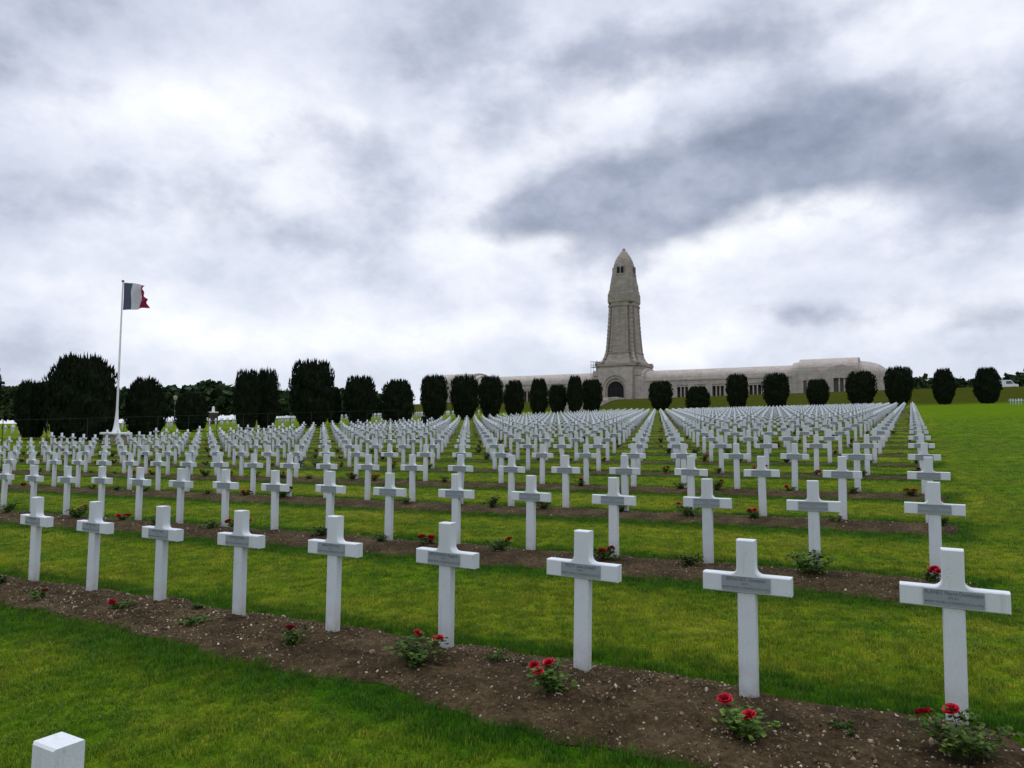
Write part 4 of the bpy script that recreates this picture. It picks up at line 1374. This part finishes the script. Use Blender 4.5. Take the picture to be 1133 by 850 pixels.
for j in range(NV + 1):
    v_ = j / NV
    for i in range(NU + 1):
        u_ = i / NU
        amp = .04 + .24 * u_ ** 1.3
        xr = u_ * 1.86 - .10 * u_ * u_ * math.sin(v_ * 3.1) - (.40 * max(0, u_ - .62) * (1 + math.sin(v_ * 5.5 + .6))) - .30 * max(0, u_ - .7) * math.sin(v_ * 17)
        dd_ = amp * math.sin(u_ * 10.5 + v_ * 2.6) + .12 * u_ * math.sin(v_ * 9 + u_ * 4)
        zz = -HH * v_ + .10 * u_ * math.sin(3 * v_) + (.16 * max(0, u_ - .6) * math.sin(v_ * 8 + 1)) - .34 * u_ * u_ * (1 - v_) + .10 * u_ * u_ * v_
        p_ = rv2 * (xr + .07) + dv2 * dd_ + np.array([0, 0, zz])
        fv.append(p_)
for j in range(NV):
    for i in range(NU):
        a_ = j * (NU + 1) + i
        ff.append((a_, a_ + 1, a_ + NU + 2, a_ + NU + 1)); fm.append(0 if i < NU / 3 else 1 if i < 2 * NU / 3 else 2)
fl = mk('flag', fv, ff, mats=[MAT['f_blue'], MAT['f_white'], MAT['f_red']], mi=fm, smooth=True)
fl.location = (fb[0], fb[1], fb[2] + ptop - .02)
tag(fl, 'blue, white and red flag with a curled red edge flying on the pole', 'flag')

# ------------------------------------------------------------------ wire fence in front of the left yews
fe = thing('wire_fence', 'thin grey wire fence with slim posts in front of the left yews', 'fence', (-48.6, 0, 0))
ys_f = np.arange(4.0, 60.0, 2.6)
for y in ys_f:
    z = gzf(-48.6, y)
    mb = MB(); mb.tube([(0, y, z - .2), (0, y, z + 1.60)], .022, 6); mb.build('post', MAT['wire'], fe)
mb = MB()
for hz in (1.58, 1.05, .5):
    mb.tube([(0, y, gzf(-48.6, y) + hz) for y in ys_f], .010 if hz > 1.5 else .003, 5)
mb.build('rail', MAT['wire'], fe)

# ------------------------------------------------------------------ small far things
def place(px_, Xd=None, Yd=None):
    d = ray(px_, 455); t_ = (Xd - CAM[0]) / d[0] if Xd is not None else (Yd - CAM[1]) / d[1]
    return CAM[0] + d[0] * t_, CAM[1] + d[1] * t_
x, y = place(236, Xd=-92)
ms = thing('stone_marker', 'slim white stone marker on a white base between the left yews', 'monument', (x, y, gzf(x, y)))
zb = CAM[2] + (482.5 - 457) / F_PX * proj((x, y, 2))[2] - gzf(x, y)
mb = MB(); mb.loft([csq(.55, .05, -.2), csq(.5, .05, zb)]); mb.build('pedestal', MAT['yew_bark'], ms)
mb = MB(); mb.box(-.52, .52, -.5, .5, zb, zb + .16); mb.build('base', MAT['white_paint'], ms)
mb = MB(); mb.loft([csq(.17, .03, zb + .16), csq(.14, .03, zb + .85), csq(.04, .01, zb + .95)]); mb.build('shaft', MAT['white_paint'], ms)
x, y = place(193.5, Xd=-105)
lp = thing('lamp_post', 'slim lamp post with a pale lantern against the left wood', 'lamp post', (x, y, gzf(x, y)))
zl = CAM[2] + (482.5 - 441) / F_PX * proj((x, y, 2))[2] - gzf(x, y)
mb = MB(); mb.lathe([(.10, -.2), (.07, zl - .3)], n=10); mb.build('pole', MAT['metal'], lp)
mb = MB(); mb.loft([csq(.16, .03, zl - .25), csq(.26, .05, zl + .22), csq(.32, .05, zl + .28), csq(.06, .02, zl + .38)]); mb.build('lantern', MAT['stone_l'], lp)
# white van beyond the bank, right
x, y = place(1113, Yd=196)
vz = gzf(x, y)
vn = thing('parked_van', 'white van parked on the bank by the farthest right yew', 'van', (x, y, vz), .1)
def van_sec(yw): return [(-2.5, yw, .45), (2.3, yw, .45), (2.5, yw, .7), (2.45, yw, 1.1), (1.75, yw, 1.25), (1.15, yw, 2.05), (.9, yw, 2.15), (-2.35, yw, 2.15), (-2.5, yw, 2.0)]
mb = MB(); mb.loft([[(p_[0], .93, p_[2]) for p_ in van_sec(0)], [(p_[0], -.93, p_[2]) for p_ in van_sec(0)]]); mb.build('body', MAT['white_paint'], vn)
for xa in (-1.6, 1.6):
    for s_ in (-1, 1):
        mb = MB(); mb.loft([[(xa + .34 * math.cos(6.283 * j / 16), yy, .34 + .34 * math.sin(6.283 * j / 16)) for j in range(16)] for yy in (s_ * .95 - .11, s_ * .95 + .11)]); mb.build('wheel', MAT['dark_in'], vn)
mb = MB(); mb.prism([(.1, 1.25), (1.5, 1.25), (1.05, 1.9), (.1, 1.9)], -.945, -.932); mb.build('window', MAT['glass'], vn)


# ------------------------------------------------------------------ people
def person(px_, Xd, Yd, label, body_col, leg_col, hair_col, bend=0.0, arm_out=0.0, rz=0.0):
    x, y = place(px_, Xd=Xd, Yd=Yd)
    rt = thing('person', label, 'person', (x, y, gzf(x, y)), rz)
    cloth = plain('cloth', body_col, .9); trous = plain('trousers', leg_col, .9); skin = plain('skin', (.45, .28, .2), .6); hair = plain('hair', hair_col, .8)
    sb, cb_ = math.sin(bend), math.cos(bend)
    def up(z, off=0.0, f=0.0):          # torso coordinates bent forward (-Y) about the hip at .92
        h = z - .92
        return (off, -h * sb - f * cb_, .92 + h * cb_ - f * sb)
    joints = [(0, 0, .92), up(1.15), up(1.38), up(1.48), up(1.56), up(1.66, 0, .02), up(1.76, 0, .01),
              (.10, 0, .86), (.11, .02, .48), (.11, .03, .08), (.12, -.12, .04), (-.10, 0, .86), (-.12, -.05, .48), (-.12, -.02, .08), (-.12, -.17, .04),
              up(1.41, .19), up(1.12, .25 + arm_out * .25, .05), up(.88 + arm_out * .35, .27 + arm_out * .5, .18), up(.80 + arm_out * .42, .27 + arm_out * .58, .22),
              up(1.41, -.19), up(1.12, -.25, .06), up(.90, -.26, .22), up(.82, -.26, .26)]
    edges = [(0, 1), (1, 2), (2, 3), (3, 4), (4, 5), (5, 6), (0, 7), (7, 8), (8, 9), (9, 10), (0, 11), (11, 12), (12, 13), (13, 14), (2, 15), (15, 16), (16, 17), (17, 18), (2, 19), (19, 20), (20, 21), (21, 22)]
    rads = [.15, .145, .15, .07, .06, .095, .075, .10, .07, .05, .04, .10, .07, .05, .04, .07, .05, .042, .04, .07, .05, .042, .04]
    me = bpy.data.meshes.new('body'); me.from_pydata(joints, edges, [])
    o = bpy.data.objects.new('body', me); COL.objects.link(o)
    md = o.modifiers.new('skin', 'SKIN'); md.use_smooth_shade = True
    for i, sv in enumerate(me.skin_vertices[0].data): sv.radius = (rads[i], rads[i] * (.72 if i in (0, 1, 2) else 1)); sv.use_root = (i == 0)
    o.modifiers.new('sub', 'SUBSURF').levels = 1
    dg = bpy.context.evaluated_depsgraph_get(); dg.update()
    m2 = bpy.data.meshes.new_from_object(o.evaluated_get(dg))
    bpy.data.objects.remove(o)
    for mm in (cloth, trous, skin): m2.materials.append(mm)
    neck = Vector(up(1.5)); hand = [Vector(joints[18]), Vector(joints[22])]
    for p_ in m2.polygons:
        c_ = p_.center
        ax = (c_.z - .92) * cb_ - c_.y * sb + .92 if bend else c_.z
        p_.material_index = 2 if (ax > 1.53 and (c_ - neck).length < .45 and abs(c_.x) < .12) or min((c_ - h_).length for h_ in hand) < .08 else 1 if c_.z < .86 and abs(c_.x) < .2 and ax < .9 else 0
    b_ = bpy.data.objects.new('body', m2); COL.objects.link(b_); b_.parent = rt
    mb = MB(); hc = up(1.71, 0, -.01)
    mb.loft([[(hc[0] + r_ * math.cos(6.283 * j / 12), hc[1] + .02 + r_ * math.sin(6.283 * j / 12), hc[2] + z_) for j in range(12)] for r_, z_ in ((.09, -.04), (.11, .02), (.10, .09), (.05, .13))])
    mb.build('hair', hair, rt)


person(470, -36.3, None, 'person in dark clothes bending forward among the crosses with one arm out', (.008, .010, .018), (.008, .008, .012), (.01, .008, .007), .85, .6, .5)
person(738.5, None, 187.5, 'person in a white top standing on the bank before the right wing', (.75, .75, .75), (.08, .08, .1), (.05, .03, .02), 0.0, 0.0, .3)
